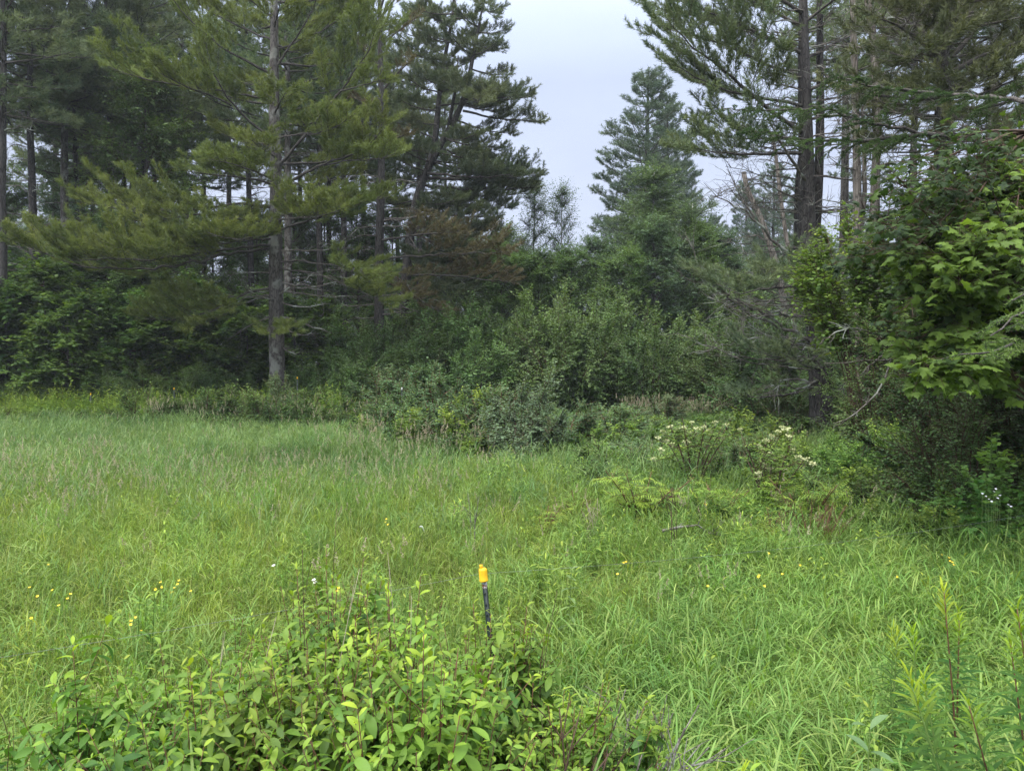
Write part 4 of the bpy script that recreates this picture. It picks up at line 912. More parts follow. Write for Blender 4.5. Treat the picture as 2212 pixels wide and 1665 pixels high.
bare_branch()

# prototypes of the far greenery, made once and copied
def proto(kind, name, geo, leafm, woodm): return (kind, name, geo, leafm, woodm)
PR = {}
for v in (0, 1, 2):
    PR['umaple', v] = proto('tree', 'understory_maple', tree_broad(5.2, .06, .9, 4.4, 22, 1100, 7, BROAD, .14, tl=.5, layered=.75, age_top=.5, top_w=.6), 'maple_far', 'limb')
    PR['alder', v] = proto('bush', 'alder_shrub', bush(3.6, 3.8, 30, 2300, 11, RHOMB, .10, tl=.5, base_r=.4, age_top=.35, ragged=.35, stem_r=.03), 'alder', 'twig')
    PR['dog', v] = proto('bush', 'dogwood_shrub', bush(1.9, 2.0, 22, 1150, 9, RHOMB, .072, tl=.3, base_r=.25, age_top=.5, ragged=.4), 'dogwood', 'redtwig')
    PR['bram', v] = proto('bush', 'bramble', bush(1.1, 1.7, 18, 900, 8, RHOMB, .065, tl=.25, base_r=.5, age_top=.9, ragged=.45, low=.05), 'bramble', 'gstem')
    PR['lowal', v] = proto('bush', 'low_shrub', bush(1.1, 1.8, 20, 950, 8, RHOMB, .068, tl=.28, base_r=.5, age_top=.5, ragged=.5, low=.05), 'low_alder', 'twig')
    PR['birch', v] = proto('tree', 'young_birch', tree_broad(9.5, .07, 2.0, 3.0, 30, 1500 if v == 2 else 1300, 7, RH2, .085, tl=.45 if v == 2 else .6, layered=0, age_top=.3, top_w=.7), 'birch_leaf', 'birch_bark')
    PR['broad', v] = proto('tree', 'broadleaf_tree', tree_broad(9, .11, 1.5, 5.2, 34, 2600, 8, RH2, .12, tl=.6, layered=.3, age_top=.4, top_w=.45), 'birch_leaf' if v == 1 else 'alder', 'limb')
firsts = {}
def place(kind, v, x, D, lab, cat, group=None, rz=None, sc=1.0, dz=0.0, leaf=None):
    X, Y, Z = gl(x, D); loc = (X, Y, Z + dz); rz = random.random() * 6.28 if rz is None else rz
    key = (kind, v)
    if key not in firsts:
        kd, nm, geo, lm, wm = PR[key]
        if kd == 'tree': o = tree_thing(nm, geo, lm, wm, lab, cat, loc, group, rz)
        else: o = bush_thing(nm, geo, lm, wm, lab, cat, loc, group, rz)
        o.scale = sc if isinstance(sc, tuple) else (sc,) * 3; firsts[key] = o
    else: o = copy_tree(firsts[key], loc, rz, sc, lab, group); o['category'] = cat
    if group is None and 'group' in o.keys(): del o['group']
    return o

# left understory: maples and alders under the pines
G1 = 'young maples under the left pines'
for i, (x, D, v, sc) in enumerate([(-60, 27.5, 0, 1.05), (20, 28, 1, 1.0), (95, 28.5, 2, 1.15), (150, 27.2, 0, .85), (215, 28, 1, .95), (280, 28.5, 2, .9), (345, 29, 0, .95), (410, 29.5, 1, .9), (470, 30, 2, .9), (530, 30, 0, .85), (60, 30.5, 2, 1.2), (180, 31, 0, 1.25), (300, 31.5, 1, 1.2), (430, 32, 2, 1.1), (560, 31.5, 1, 1.0), (640, 30, 0, .95), (700, 31, 2, .9), (-20, 32, 1, 1.2), (-130, 29, 2, 1.1)]):
    lab = {3: 'young maple with a bright green spray at its top, under the pines on the left', 8: 'young maple directly left of the big white pine trunk', 15: 'young maple directly right of the big white pine trunk'}.get(i, 'dark leafy young maple in the thicket under the left pines')
    place('umaple', v, x, D, lab, 'small tree', G1, sc=sc)
G2 = 'alder thicket at the foot of the left wood'
for i, (x, D, v, sc) in enumerate([(40, 26.8, 0, .62), (120, 27, 1, .66), (235, 26.6, 2, .6), (320, 26.9, 0, .62), (400, 27.2, 1, .62), (470, 27.6, 2, .6), (540, 28.4, 0, .55), (660, 27.8, 1, .6), (720, 27, 2, .8), (775, 26, 0, .8), (-40, 27, 2, .7),
                                   (760, 29.5, 1, 1.15), (830, 28, 2, 1.1), (900, 27, 0, 1.05), (960, 28.5, 1, 1.25), (1020, 26.5, 2, 1.0), (880, 31, 1, 1.35), (800, 32, 0, 1.3), (1050, 30, 0, 1.3), (1000, 33, 2, 1.5), (930, 36, 1, 1.6)]):
    place('alder', v, x, D, 'dark green shrub in the thicket at the foot of the left wood', 'shrub', G2, sc=sc)
# tall leafy crowns inside the left wood
place('broad', 0, 320, 33, 'tall broadleaf tree with light green leaves high in the left wood', 'tree', sc=(1.15, 1.15, 1.75), dz=0)
place('broad', 1, 175, 37, 'broadleaf tree with yellowish leaves behind the stout grey trunk', 'tree', sc=(1.0, 1.0, 1.85))
place('broad', 2, 255, 31, 'broadleaf tree crown low in front of the close row of trunks', 'tree', sc=(.75, .75, .95))
place('broad', 0, 10, 36, 'broadleaf tree behind the dark pine at the left border', 'tree', sc=(1, 1, 1.3))
# centre
place('birch', 0, 1152, 40, 'slender birch whose top touches the tips of the leaning pine boughs', 'tree', sc=(1.05, 1.05, 1.28))
place('birch', 1, 1212, 38, 'slim birch standing alone in the middle of the sky gap', 'tree', sc=(.85, .85, 1.2))
place('birch', 2, 1420, 36, 'dense pale green birch in front of the tall cone shaped pine', 'tree', sc=(1.75, 1.75, 1.24))
place('birch', 0, 1365, 39, 'birch on the left flank of the tall cone shaped pine', 'tree', sc=(1.4, 1.4, 1.1))
place('birch', 1, 1490, 38, 'birch on the right flank of the tall cone shaped pine', 'tree', sc=(1.4, 1.4, 1.1))
place('birch', 2, 1300, 42, 'low birch between the slim birch and the cone shaped pine', 'tree', sc=(1.2, 1.2, .85))
place('broad', 1, 1110, 36, 'rounded tree under the slender birch', 'tree', sc=(.8, .8, .86))
place('broad', 2, 1180, 41, 'small tree with an airy crown at the bottom of the sky gap', 'tree', sc=(.85, .85, .88))
place('broad', 0, 1255, 43, 'small leafy tree at the bottom right of the sky gap', 'tree', sc=(.9, .9, .84))
place('alder', 0, 1215, 27, 'big rounded grey green willow in the middle of the view', 'shrub', sc=(1.1, 1.1, 1.5))
place('alder', 1, 1290, 28.5, 'rounded willow right of the big grey green one', 'shrub', sc=(1.1, 1.1, 1.3))
place('alder', 2, 1130, 29, 'rounded willow left of the big grey green one', 'shrub', sc=(1.15, 1.15, 1.45))
place('alder', 0, 1400, 27, 'dark rounded alder with black shade under its boughs', 'shrub', sc=(1.0, 1.0, 1.15), dz=.1)
place('alder', 2, 1475, 28.5, 'alder with low spreading boughs right of the dark rounded one', 'shrub', sc=(1.1, 1.1, 1.2))
place('alder', 1, 1350, 31, 'tall alder standing behind the dark rounded one', 'shrub', sc=(1.3, 1.3, 1.5))
place('alder', 2, 1535, 33, 'alder at the right end of the central thicket', 'shrub', sc=(1.1, 1.1, 1.15))
place('alder', 1, 1440, 36, 'tall alder behind the central thicket', 'shrub', sc=(1.4, 1.4, 1.7))
place('umaple', 1, 1592, 34, 'bright yellow green young maple beyond the dead branches', 'small tree', sc=(.85, .85, 1.02))
place('umaple', 0, 1640, 38, 'young maple between the bright one and the twin trunked pine', 'small tree', sc=1.1)
place('broad', 0, 1575, 46, 'pale green tree in the gap below the sky, right of the birches', 'tree', sc=(.9, .9, .95))
place('broad', 1, 1660, 44, 'dark green tree behind the leaning dead trunk', 'tree', sc=(.9, .9, .98))
place('broad', 2, 1520, 52, 'distant tree peeping over the right shoulder of the birches', 'tree', sc=(.9, .9, 1.1))
G3 = 'shrubs on the right beyond the twin trunked pine'
for i, (x, D, v, sc) in enumerate([(1700, 34, 0, 1.2), (1790, 32, 1, 1.3), (1870, 30, 2, 1.3), (1950, 28, 0, 1.3), (2050, 26, 1, 1.3), (2150, 25, 2, 1.3), (1840, 36, 1, 1.8), (2000, 34, 2, 1.8), (2150, 32, 0, 1.8), (1740, 40, 2, 1.8), (2280, 26, 1, 1.5)]):
    place('alder', v, x, D, 'green shrub filling the view behind the twin trunked pine', 'shrub', G3, sc=sc)
G7 = 'trees deep behind the left wood'
for i in range(26):
    x = -150 + i * 52 + random.uniform(-15, 15); D = 46 + (i % 3) * 5
    place('broad', i % 3, x, D, 'dark tree closing the view deep behind the left wood', 'tree', G7, sc=(1.1, 1.1, random.uniform(.8, 1.0) * (1.5 if x < 560 else 1.22)))
# grey green dogwood in the middle and its neighbours
DOGP = bush(2.5, 2.0, 28, 2000, 9, RHOMB, .075, tl=.32, base_r=.3, age_top=.6, ragged=.45)
place('dog', 1, 1070, 16.5, 'darker dogwood bush leaning on the left of the grey green one', 'shrub', sc=(1.0, 1.0, .95))
place('dog', 2, 1215, 17, 'low dogwood bush right of the grey green one', 'shrub', sc=(1.0, 1.0, .9))
G4 = 'low shrubs along the wet ditch'
rr_ = random.Random(5)
for i in range(34):
    x = 820 + (i % 17) * 46 + rr_.uniform(-15, 15); D = 17.5 + (i // 17) * 3.6 + rr_.uniform(-1, 1.2)
    if i % 17 < 5 and D < 19: D += 1
    if 1255 < x < 1570: continue
    k = rr_.choice(('dog', 'bram', 'lowal', 'lowal')); place(k, rr_.randint(0, 2), x, D, 'low tangled green shrub along the wet ditch', 'shrub', G4, sc=(rr_.uniform(.9, 1.3), rr_.uniform(.9, 1.3), rr_.uniform(.5, .85) * (.7 if k == 'dog' else 1.15) * (1 if x < 1240 else .6)))
G5 = 'low shrubs along the foot of the left wood'
for i in range(34):
    x = -100 + i * 31 + rr_.uniform(-12, 12); D = 22.6 + rr_.uniform(-1.2, 1.8) - (1.5 if x > 600 else 0)
    place('bram' if x < 300 and i % 3 else 'lowal', rr_.randint(0, 2), x, D, 'low light green shrub along the foot of the left wood', 'shrub', G5, sc=(1.3, 1.1, rr_.uniform(.4, .8) if x < 300 else rr_.uniform(.7, 1.35)))
place('dog', 1, 600, 23.5, 'small pale green sapling in front of the big white pine trunk', 'shrub', sc=(.7, .7, 1.0))
place('dog', 2, 905, 22.5, 'tall dark dogwood at the right end of the left wood', 'shrub', sc=(1.3, 1.3, 1.35))
place('dog', 0, 960, 21, 'dogwood with pale leaves left of the middle bushes', 'shrub', sc=(1.1, 1.1, 1.05))
place('dog', 1, 835, 24, 'dogwood at the dark hollow in the left wood edge', 'shrub', sc=(1.3, 1.3, 1.2))
for x, D, v, sx, sz, lab in [(1290, 37, 1, .85, .92, 'leafy tree joining the low birch to the cone shaped pine'), (1412, 34.5, 1, .8, .98, 'leafy tree hiding the foot of the dense birch'), (1495, 37, 2, .85, 1.0, 'leafy tree at the right foot of the birches'), (1350, 33.5, 0, .7, .82, 'leafy tree low in front of the tall cone shaped pine'),
                         (1085, 33.5, 0, .75, .84, 'leafy tree below the brownish boughs, nearest the sky gap'), (1165, 34, 2, .7, .80, 'leafy tree between the two slender birches'), (1232, 35, 0, .7, .84, 'leafy tree below the slim lone birch'), (1550, 40, 1, .9, 1.0, 'leafy tree left of the bright yellow green young maple')]:
    place('broad', v, x, D, lab, 'tree', sc=(sx, sx, sz))
for x, D, v, sz, lab in [(1690, 22.5, 0, .8, 'bright low shrub left behind the thick pine base'), (1745, 23.5, 1, .95, 'bright low shrub directly behind the thick pine base'), (1815, 22.0, 2, .9, 'bright low shrub right behind the thick pine base'), (1780, 26, 0, 1.2, 'bright taller bramble farther back behind the thick pine base')]:
    place('bram', v, x, D, lab, 'shrub', sc=(1.3, 1.3, sz))
# right: shrubs round the thick trunk
G6 = 'green shrubs round the thick pine base'
for i, (k, x, D, sx, sz) in enumerate([('bram', 1600, 19, 1.3, .8), ('lowal', 1660, 18.5, 1.3, .85), ('bram', 1720, 18, 1.2, .45), ('lowal', 1830, 17.5, 1.0, .55), ('dog', 1700, 21.5, 1.1, .7), ('dog', 1640, 23, 1.2, .75), ('bram', 1560, 21, 1.4, .8), ('dog', 1870, 19, 1.2, .85), ('lowal', 1750, 16, 1.2, .45), ('bram', 1820, 15.5, 1.0, .5),
                                       ('lowal', 1480, 20, 1.3, .6), ('bram', 1520, 18, 1.3, .6), ('lowal', 1890, 15, 1.2, .95), ('dog', 1950, 17, 1.3, 1.0)]):
    place(k, i % 3, x, D, 'low leafy shrub near the thick pine base', 'shrub', G6, sc=(sx, sx, sz))

G8 = 'alders between the dead trunks and the twin trunked pine'
for i, (x, D, v, sc) in enumerate([(1600, 24.5, 0, 1.1), (1665, 23.5, 1, 1.15), (1560, 27, 1, 1.1)]):
    place('alder', v, x, D, 'alder hiding the feet of the dead trunks behind the twin trunked pine', 'shrub', G8, sc=sc)
place('alder', 2, 1900, 16.4, 'alder between the hazel and the tall dark shrubs', 'shrub', sc=(.62, .62, 1.05))
place('alder', 0, 1915, 19.5, 'alder at the feet of the pale barkless trunks', 'shrub', sc=(.6, .6, 1.0))
G9 = 'shrubs standing in the far grass before the central thicket'
for i, (x, D, k, sx, sz) in enumerate([(790, 18.5, 'bram', 1.2, .9), (850, 17.2, 'dog', .9, .7), (905, 17, 'bram', 1.3, 1.0), (960, 16.6, 'dog', 1.0, .75), (1010, 16.4, 'bram', 1.2, 1.1), (1055, 17.5, 'dog', 1.0, .9), (1260, 16.2, 'bram', 1.2, .8), (1330, 17.5, 'dog', 1.1, .65), (1400, 18, 'bram', 1.2, .8), (1340, 21, 'bram', 1.4, .9), (1440, 22, 'dog', 1.2, .7), (1540, 16.5, 'dog', 1.1, .6)]):
    place(k, i % 3, x, D, 'green shrub standing in the far grass before the central thicket', 'shrub', G9, sc=(sx, sx, sz))
for i, (x, D, sz, lab) in enumerate([(640, 39, 1.5, 'broadleaf tree filling the gap right of the big white pine, low down'), (705, 42, 1.7, 'second broadleaf tree filling the gap right of the big white pine'), (775, 40, 1.55, 'broadleaf tree behind the shaded pine with brownish boughs'), (850, 41, 1.5, 'broadleaf tree behind the foot of the leaning pine'), (930, 43, 1.35, 'broadleaf tree under the right boughs of the leaning pine'), (560, 41, 1.5, 'broadleaf tree just left behind the big white pine'), (1010, 45, 1.25, 'broadleaf tree below the lowest tips of the leaning pine')]):
    place('broad', i % 3, x, D, lab, 'tree', sc=(.85, .85, sz * .8))
G10 = 'leafy shrubs round the flowering elders'
for i, (k, x, D, sx, sz) in enumerate([('bram', 1290, 14.5, 1.1, .75), ('lowal', 1350, 12.6, 1.0, .7), ('dog', 1400, 13.5, .8, .55), ('bram', 1455, 13.0, 1.1, .8), ('lowal', 1530, 12.2, 1.0, .75), ('dog', 1585, 12.4, .8, .55), ('bram', 1600, 11.2, .9, .65), ('lowal', 1700, 12.2, 1.0, .8), ('bram', 1480, 15.5, 1.3, .8), ('lowal', 1560, 14.8, 1.2, .8),
                                       ('bram', 1640, 14.2, 1.2, .85), ('lowal', 1730, 11.0, .8, .75), ('bram', 1420, 11.5, .8, .5), ('lowal', 1790, 10.4, .9, .75), ('bram', 1850, 9.9, .9, .75), ('lowal', 1920, 9.2, .9, .8), ('bram', 1330, 15.8, 1.3, .8), ('lowal', 1230, 14.9, 1.0, .6), ('bram', 2060, 8.9, .9, .85), ('lowal', 2110, 9.6, 1.0, 1.0), ('bram', 2200, 9.0, 1.0, 1.0), ('lowal', 1990, 9.6, .9, .9), ('bram', 1690, 9.9, .7, .5), ('lowal', 1300, 11.6, .8, .6), ('bram', 1375, 10.3, .6, .55), ('lowal', 1445, 9.5, .6, .55), ('bram', 1530, 9.2, .5, .55), ('bram', 1615, 9.1, .6, .55), ('lowal', 1700, 8.8, .6, .6), ('bram', 1800, 8.9, .6, .6), ('bram', 1890, 8.4, .6, .65), ('lowal', 1960, 8.0, .6, .6), ('bram', 2030, 7.6, .6, .6), ('bram', 1215, 11.8, .7, .5), ('lowal', 1130, 12.6, .8, .5)]):
    place(k, i % 3, x, D, 'leafy green shrub in the thicket round the flowering elders', 'shrub', G10, sc=(sx, sx, sz))
# unique near shrubs on the right
def near_bush(name, x, D, geo, leafm, woodm, lab, sc=1.0, rz=0.0): return bush_thing(name, geo, leafm, woodm, lab, 'shrub', gl(x, D), None, rz, sc)
near_bush('dogwood_shrub', 1125, 15.3, DOGP, 'dog_pale', 'twig', 'grey green dogwood bush standing out in the middle of the far meadow edge')
near_bush('rose_shrub', 1870, 11.5, bush(1.3, 2.0, 30, 1900, 9, RHOMB, .048, tl=.24, base_r=.4, age_top=.8, ragged=.45), 'rose', 'gstem', 'bright green small leaved rose bush below the thick pine base')
near_bush('rose_shrub', 1760, 12.5, bush(1.0, 1.7, 26, 1500, 9, RHOMB, .048, tl=.22, base_r=.4, age_top=.6, ragged=.45), 'rose', 'gstem', 'low rose bush left of the bright green small leaved one')
near_bush('rose_shrub', 1965, 10.4, bush(1.35, 1.6, 28, 1500, 9, RHOMB, .048, tl=.26, base_r=.35, age_top=1.0, ragged=.5), 'rose', 'gstem', 'rose bush with a yellow green shoot rising in front of the dark shrubs')
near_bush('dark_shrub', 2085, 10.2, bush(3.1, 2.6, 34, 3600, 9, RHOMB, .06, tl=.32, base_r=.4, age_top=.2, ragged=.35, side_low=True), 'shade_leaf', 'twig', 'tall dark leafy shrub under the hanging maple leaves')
near_bush('dark_shrub', 1918, 12.3, bush(2.5, 1.5, 26, 1700, 9, RHOMB, .055, tl=.3, base_r=.3, age_top=.3, ragged=.4), 'alder', 'twig', 'dark leafy shrub right beside the thick pine base')
near_bush('dark_shrub', 2075, 8.7, bush(1.7, 1.5, 24, 1400, 9, RHOMB, .05, tl=.28, base_r=.3, age_top=.3, ragged=.4), 'alder', 'twig', 'dark green shrub below the lowest maple leaves')
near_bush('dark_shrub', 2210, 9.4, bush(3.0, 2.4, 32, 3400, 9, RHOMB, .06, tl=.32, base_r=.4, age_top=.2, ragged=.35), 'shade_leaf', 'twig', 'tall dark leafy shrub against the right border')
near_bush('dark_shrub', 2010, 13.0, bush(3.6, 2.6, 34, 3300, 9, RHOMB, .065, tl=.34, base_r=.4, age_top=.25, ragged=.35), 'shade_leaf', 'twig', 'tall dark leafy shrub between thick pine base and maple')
near_bush('hazel', 1900, 13.5, bush(5.7, 1.9, 24, 1500, 7, BROAD, .08, tl=.4, base_r=.3, low=.62, age_top=.8, ragged=.35, side_low=True, lean=(-.6, 0), tr=.35), 'bramble', 'twig', 'hazel with round light leaves against the pale dead trunks')
near_bush('hazel', 1960, 14.5, bush(4.6, 2.6, 24, 1500, 7, BROAD, .08, tl=.4, base_r=.3, low=.2, age_top=.3, ragged=.35), 'alder', 'twig', 'shaded hazel between the maple and the pale dead trunks')
near_bush('viburnum', 2140, 8.0, bush(1.25, 1.25, 22, 700, 7, BROAD, .066, tl=.24, base_r=.3, age_top=.5, ragged=.3), 'rose', 'gstem', 'yellowish leafed viburnum bearing white flowers near the right border')
near_bush('low_shrub', 2010, 8.6, bush(.85, 1.3, 20, 800, 8, RHOMB, .055, tl=.22, base_r=.3, age_top=.5, ragged=.4), 'bramble', 'gstem', 'low leafy shrub left of the viburnum with white flowers')
near_bush('low_shrub', 2240, 8.3, bush(1.0, 1.3, 20, 800, 8, RHOMB, .06, tl=.24, base_r=.3, age_top=.5, ragged=.4), 'bramble', 'gstem', 'low leafy shrub cut by the right border below the dark shrubs')
near_bush('low_shrub', 1610, 13.5, bush(.95, 1.9, 20, 1000, 8, RHOMB, .055, tl=.24, base_r=.4, age_top=.6, ragged=.4), 'dogwood', 'redtwig', 'low grey green shrub between the two flowering elders')
near_bush('low_shrub', 1400, 14.5, bush(.8, 2.0, 20, 1000, 8, RHOMB, .055, tl=.24, base_r=.4, age_top=.6, ragged=.4), 'dogwood', 'redtwig', 'low grey green shrub left of the flowering elders')
near_bush('low_shrub', 1290, 13.2, bush(.6, 1.6, 18, 700, 8, RHOMB, .05, tl=.24, base_r=.4, age_top=.6, ragged=.4), 'bramble', 'gstem', 'knee high shrub in the far grass right of the middle dogwood')

for x, D, lab in [(2330, 8.8, 'dark leafy shrub beyond the right border'), (2420, 10.5, 'leafy shrub behind the spruce trunk beyond the right border'), (2520, 8.2, 'leafy shrub standing outside the right border')]:
    place('alder', 0, x, D, lab, 'shrub', sc=(.6, .6, .7))
# flowering elders: open bare stems, pinnate leaves, cream flat flower heads (each head a part)
def umbel(r_, seed):
    r = np.random.default_rng(seed); g = Geo(); n = 60
    rad = r_ * np.sqrt(r.random(n)); a = r.random(n) * 6.283; P = np.stack([rad * np.cos(a), rad * np.sin(a), .012 * r.random(n) + .35 * r_ - .35 * rad * rad / r_], 1)
    D_ = nrm(r.normal(size=(n, 3)) * .5 + [0, 0, .3]); g.scatter(BROAD, P, frames(D_, np.tile([0, 0, 1.], (n, 1)) + r.normal(size=(n, 3)) * .2), .016 + r.random(n) * .012)
    g.segs(np.tile([0, 0, -.05], (8, 1)), P[:8], .002, .0012, 3)
    return g
UMB = [umbel(.046, s).build('flower_head', M['cream'], link=False).data for s in range(3)]
def elder(x, D, h, w, heads, lab, stems=7, leaves=150):
    B = np.array(gl(x, D)); r = thing('elder', tuple(B), lab, 'shrub', 'elders in flower'); wg = Geo(); lg = Geo(); SMs = []
    for i in range(stems):
        a = i * 6.28 / stems + random.uniform(-.4, .4); rad = w / 2 * random.uniform(.3, 1); z = h * random.uniform(.75, 1.15)
        Q, Ln = polyline([[0, 0, -.1], [math.cos(a) * rad * .35, math.sin(a) * rad * .35, z * .5], [math.cos(a) * rad, math.sin(a) * rad, z]], 9); wg.tube(Q, .016 * (1 - np.linspace(0, 1, 9)) + .005, 5); SMs.append(Q)
    hp = [at(px, py - 12, D + random.uniform(-.4, .4)) - B for px, py in heads]
    for q in hp:
        k = random.randrange(stems); b = SMs[k][random.randint(4, 7)]; Q, Ln = polyline([b, (b + q) / 2 - [0, 0, .04], q - [0, 0, .04]], 6); wg.tube(Q, .005, 4); SMs.append(np.array([Q[int(j)] for j in np.linspace(0, 5, 9)]))
        o = bpy.data.objects.new('flower_head', random.choice(UMB)); COL.objects.link(o); o.parent = r; o.location = q; o.rotation_euler = (random.uniform(-.2, .35), random.uniform(-.3, .3), random.random() * 6); s = random.uniform(.8, 1.3); o.scale = (s, s, s)
    SM = np.array(SMs); n = leaves; si = rng.integers(0, len(SMs), n); t = rng.uniform(.3, 1, n); f = t * 7.999; i0 = f.astype(int); o = SM[si, i0]
    d = nrm(rng.normal(size=(n, 3)) * [1, 1, .35] + [0, 0, .25]); l = rng.uniform(.14, .24, n); wg.segs(o, o + d * l[:, None], .002, .0012, 3)
    spray_leaves(lg, o, d, l, 6, LANCE if False else RHOMB, .06, age=np.clip(t - .5, 0, 1) * rng.random(n), droop=.35, tilt=.3)
    wg.build('stems', M['twig'], r); lg.build('foliage', M['bramble'], r)
heads1 = [(1422, 958), (1433, 945), (1448, 935), (1462, 942), (1475, 938), (1490, 948), (1468, 955), (1440, 965), (1505, 940), (1520, 935), (1452, 972), (1428, 985), (1483, 968), (1533, 945), (1412, 1003), (1495, 925), (1545, 925), (1570, 930), (1600, 940)]
heads2 = [(1655, 965), (1668, 955), (1680, 945), (1690, 936), (1700, 940), (1705, 955), (1648, 985), (1660, 995), (1672, 1003), (1650, 1015), (1690, 1000), (1712, 985), (1725, 1000), (1740, 1005), (1662, 1025), (1678, 1040), (1695, 1030), (1640, 1035), (1640, 975), (1755, 1015)]
elder(1500, 11.5, 1.25, 1.5, heads1, 'elder in bloom with a wide scatter of cream flower heads, left of the pair', 9, 240)
elder(1665, 10.0, 1.15, 1.1, heads2, 'elder in bloom with a stacked column of cream flower heads, right of the pair', 8, 180)
# sumac-like bright compound leaved shrubs (1370,1060) and (1790,1060)
def fern_leafed(x, D, h, w, stems, leaves, lab, leafm='herb', llen=.28):
    B = np.array(gl(x, D)); r = thing('ash_sapling', tuple(B), lab, 'shrub', 'shrubs with feathered leaves'); wg = Geo(); lg = Geo(); SMs = []
    for i in range(stems):
        a = random.random() * 6.28; rad = w / 2 * random.uniform(.3, 1); z = h * random.uniform(.6, 1)
        Q, Ln = polyline([[0, 0, -.1], [math.cos(a) * rad * .4, math.sin(a) * rad * .4, z * .55], [math.cos(a) * rad, math.sin(a) * rad, z]], 9); wg.tube(Q, .010 * (1 - np.linspace(0, 1, 9)) + .004, 5); SMs.append(Q)
    SM = np.array(SMs); n = leaves; si = rng.integers(0, len(SMs), n); t = rng.uniform(.45, 1, n); o = SM[si, (t * 8).astype(int)]
    d = nrm(rng.normal(size=(n, 3)) * [1, 1, .3] + [0, 0, .3]); l = llen * rng.uniform(.6, 1.1, n); wg.segs(o, o + d * l[:, None], .002, .001, 3)
    k = 13; s = np.linspace(.25, 1, k)[None].repeat(n, 0); pos = o[:, None] + d[:, None] * (l[:, None] * s)[..., None] - np.array([0, 0, .12])[None, None] * (s ** 2 * l[:, None])[..., None]
    side = nrm(np.cross(d, [0, 0, 1.])); sg = np.where(np.arange(k) % 2, 1, -1)[None, :, None]; ld = nrm(d[:, None] * .55 + side[:, None] * sg - [0, 0, .12] + rng.normal(size=(n, k, 3)) * .08)
    lg.scatter(LANCE, pos.reshape(-1, 3), frames(ld.reshape(-1, 3), np.tile([0, 0, 1.], (n * k, 1)) + rng.normal(size=(n * k, 3)) * .2), .085 * rng.uniform(.7, 1.1, n * k), age=np.repeat(rng.random(n) * .7, k))
    wg.build('stems', M['redtwig'], r); lg.build('foliage', M[leafm], r)
fern_leafed(1385, 9.3, .95, 1.5, 8, 130, 'shrub with feathered yellow green leaves over bare forked stems, left of the elders')
fern_leafed(1745, 9.0, .85, 1.3, 8, 120, 'shrub with feathered green leaves right below the second elder')
fern_leafed(1560, 9.6, .7, 1.0, 6, 70, 'small shrub with feathered leaves between the elders')
fern_leafed(1170, 8.8, .55, .8, 5, 45, 'low plant with feathered yellow leaves alone in the grass behind the post')
fern_leafed(1250, 9.4, .6, .5, 4, 32, 'upright plant with feathered yellow leaves right of the low one')
# dead twiggy shrubs
def twiggy(x, D, h, w, n_, lab, mat='redtwig', lean=0.0, sub=5):
    B = np.array(gl(x, D)); r = thing('bare_shrub', tuple(B), lab, 'dead shrub'); g = Geo()
    for i in range(n_):
        a = random.random() * 6.28; rad = w / 2 * random.random(); z = h * random.uniform(.6, 1); e = np.array([math.cos(a) * rad + lean * z, math.sin(a) * rad, z]); Q, Ln = polyline([[0.05 * math.cos(a), .05 * math.sin(a), -.1], e * .5 + rng.normal(size=3) * .04, e], 9)
        g.tube(Q, .006 * (1 - np.linspace(0, 1, 9)) + .002, 4)
        for _ in range(sub):
            i_ = random.randint(3, 7); dd = nrm(nrm(Q[8] - Q[i_]) + rng.normal(size=3) * .5); l = random.uniform(.1, .35) * h; m = Q[i_] + dd * l * .5; e2 = m + nrm(dd + rng.normal(size=3) * .3) * l * .5
            g.segs([Q[i_], m], [m, e2], [.003, .0022], [.0022, .0012], 3)
    g.build('twigs', M[mat], r); return r
twiggy(1755, 8.0, .75, 1.0, 26, 'brush of bare reddish twigs in the grass below the rose bushes', lean=.25)
twiggy(1690, 8.3, .65, .6, 16, 'bare reddish twigs beside the stem of the second elder')
twiggy(1610, 8.6, .5, .4, 12, 'pale dead twigs at the foot of the elders', 'pale_twig')
twiggy(1290, 8.6, .62, .25, 12, 'sheaf of pale dead stalks standing in the grass left of the elders', 'pale_twig', lean=-.15, sub=2)
twiggy(1450, 7.8, .9, .25, 3, 'single dark bare stem standing above the grass right of the post', 'twig', sub=2)
twiggy(1018, 8.2, .8, .25, 4, 'grey forked dead stalk in the grass beyond the post', 'dead', sub=4)
twiggy(1150, 16.2, 1.5, .9, 14, 'pale dead stems inside the grey green dogwood', 'pale_twig')
twiggy(1480, 8.9, .8, .7, 8, 'dark bare stems under the flowering elder', 'twig')
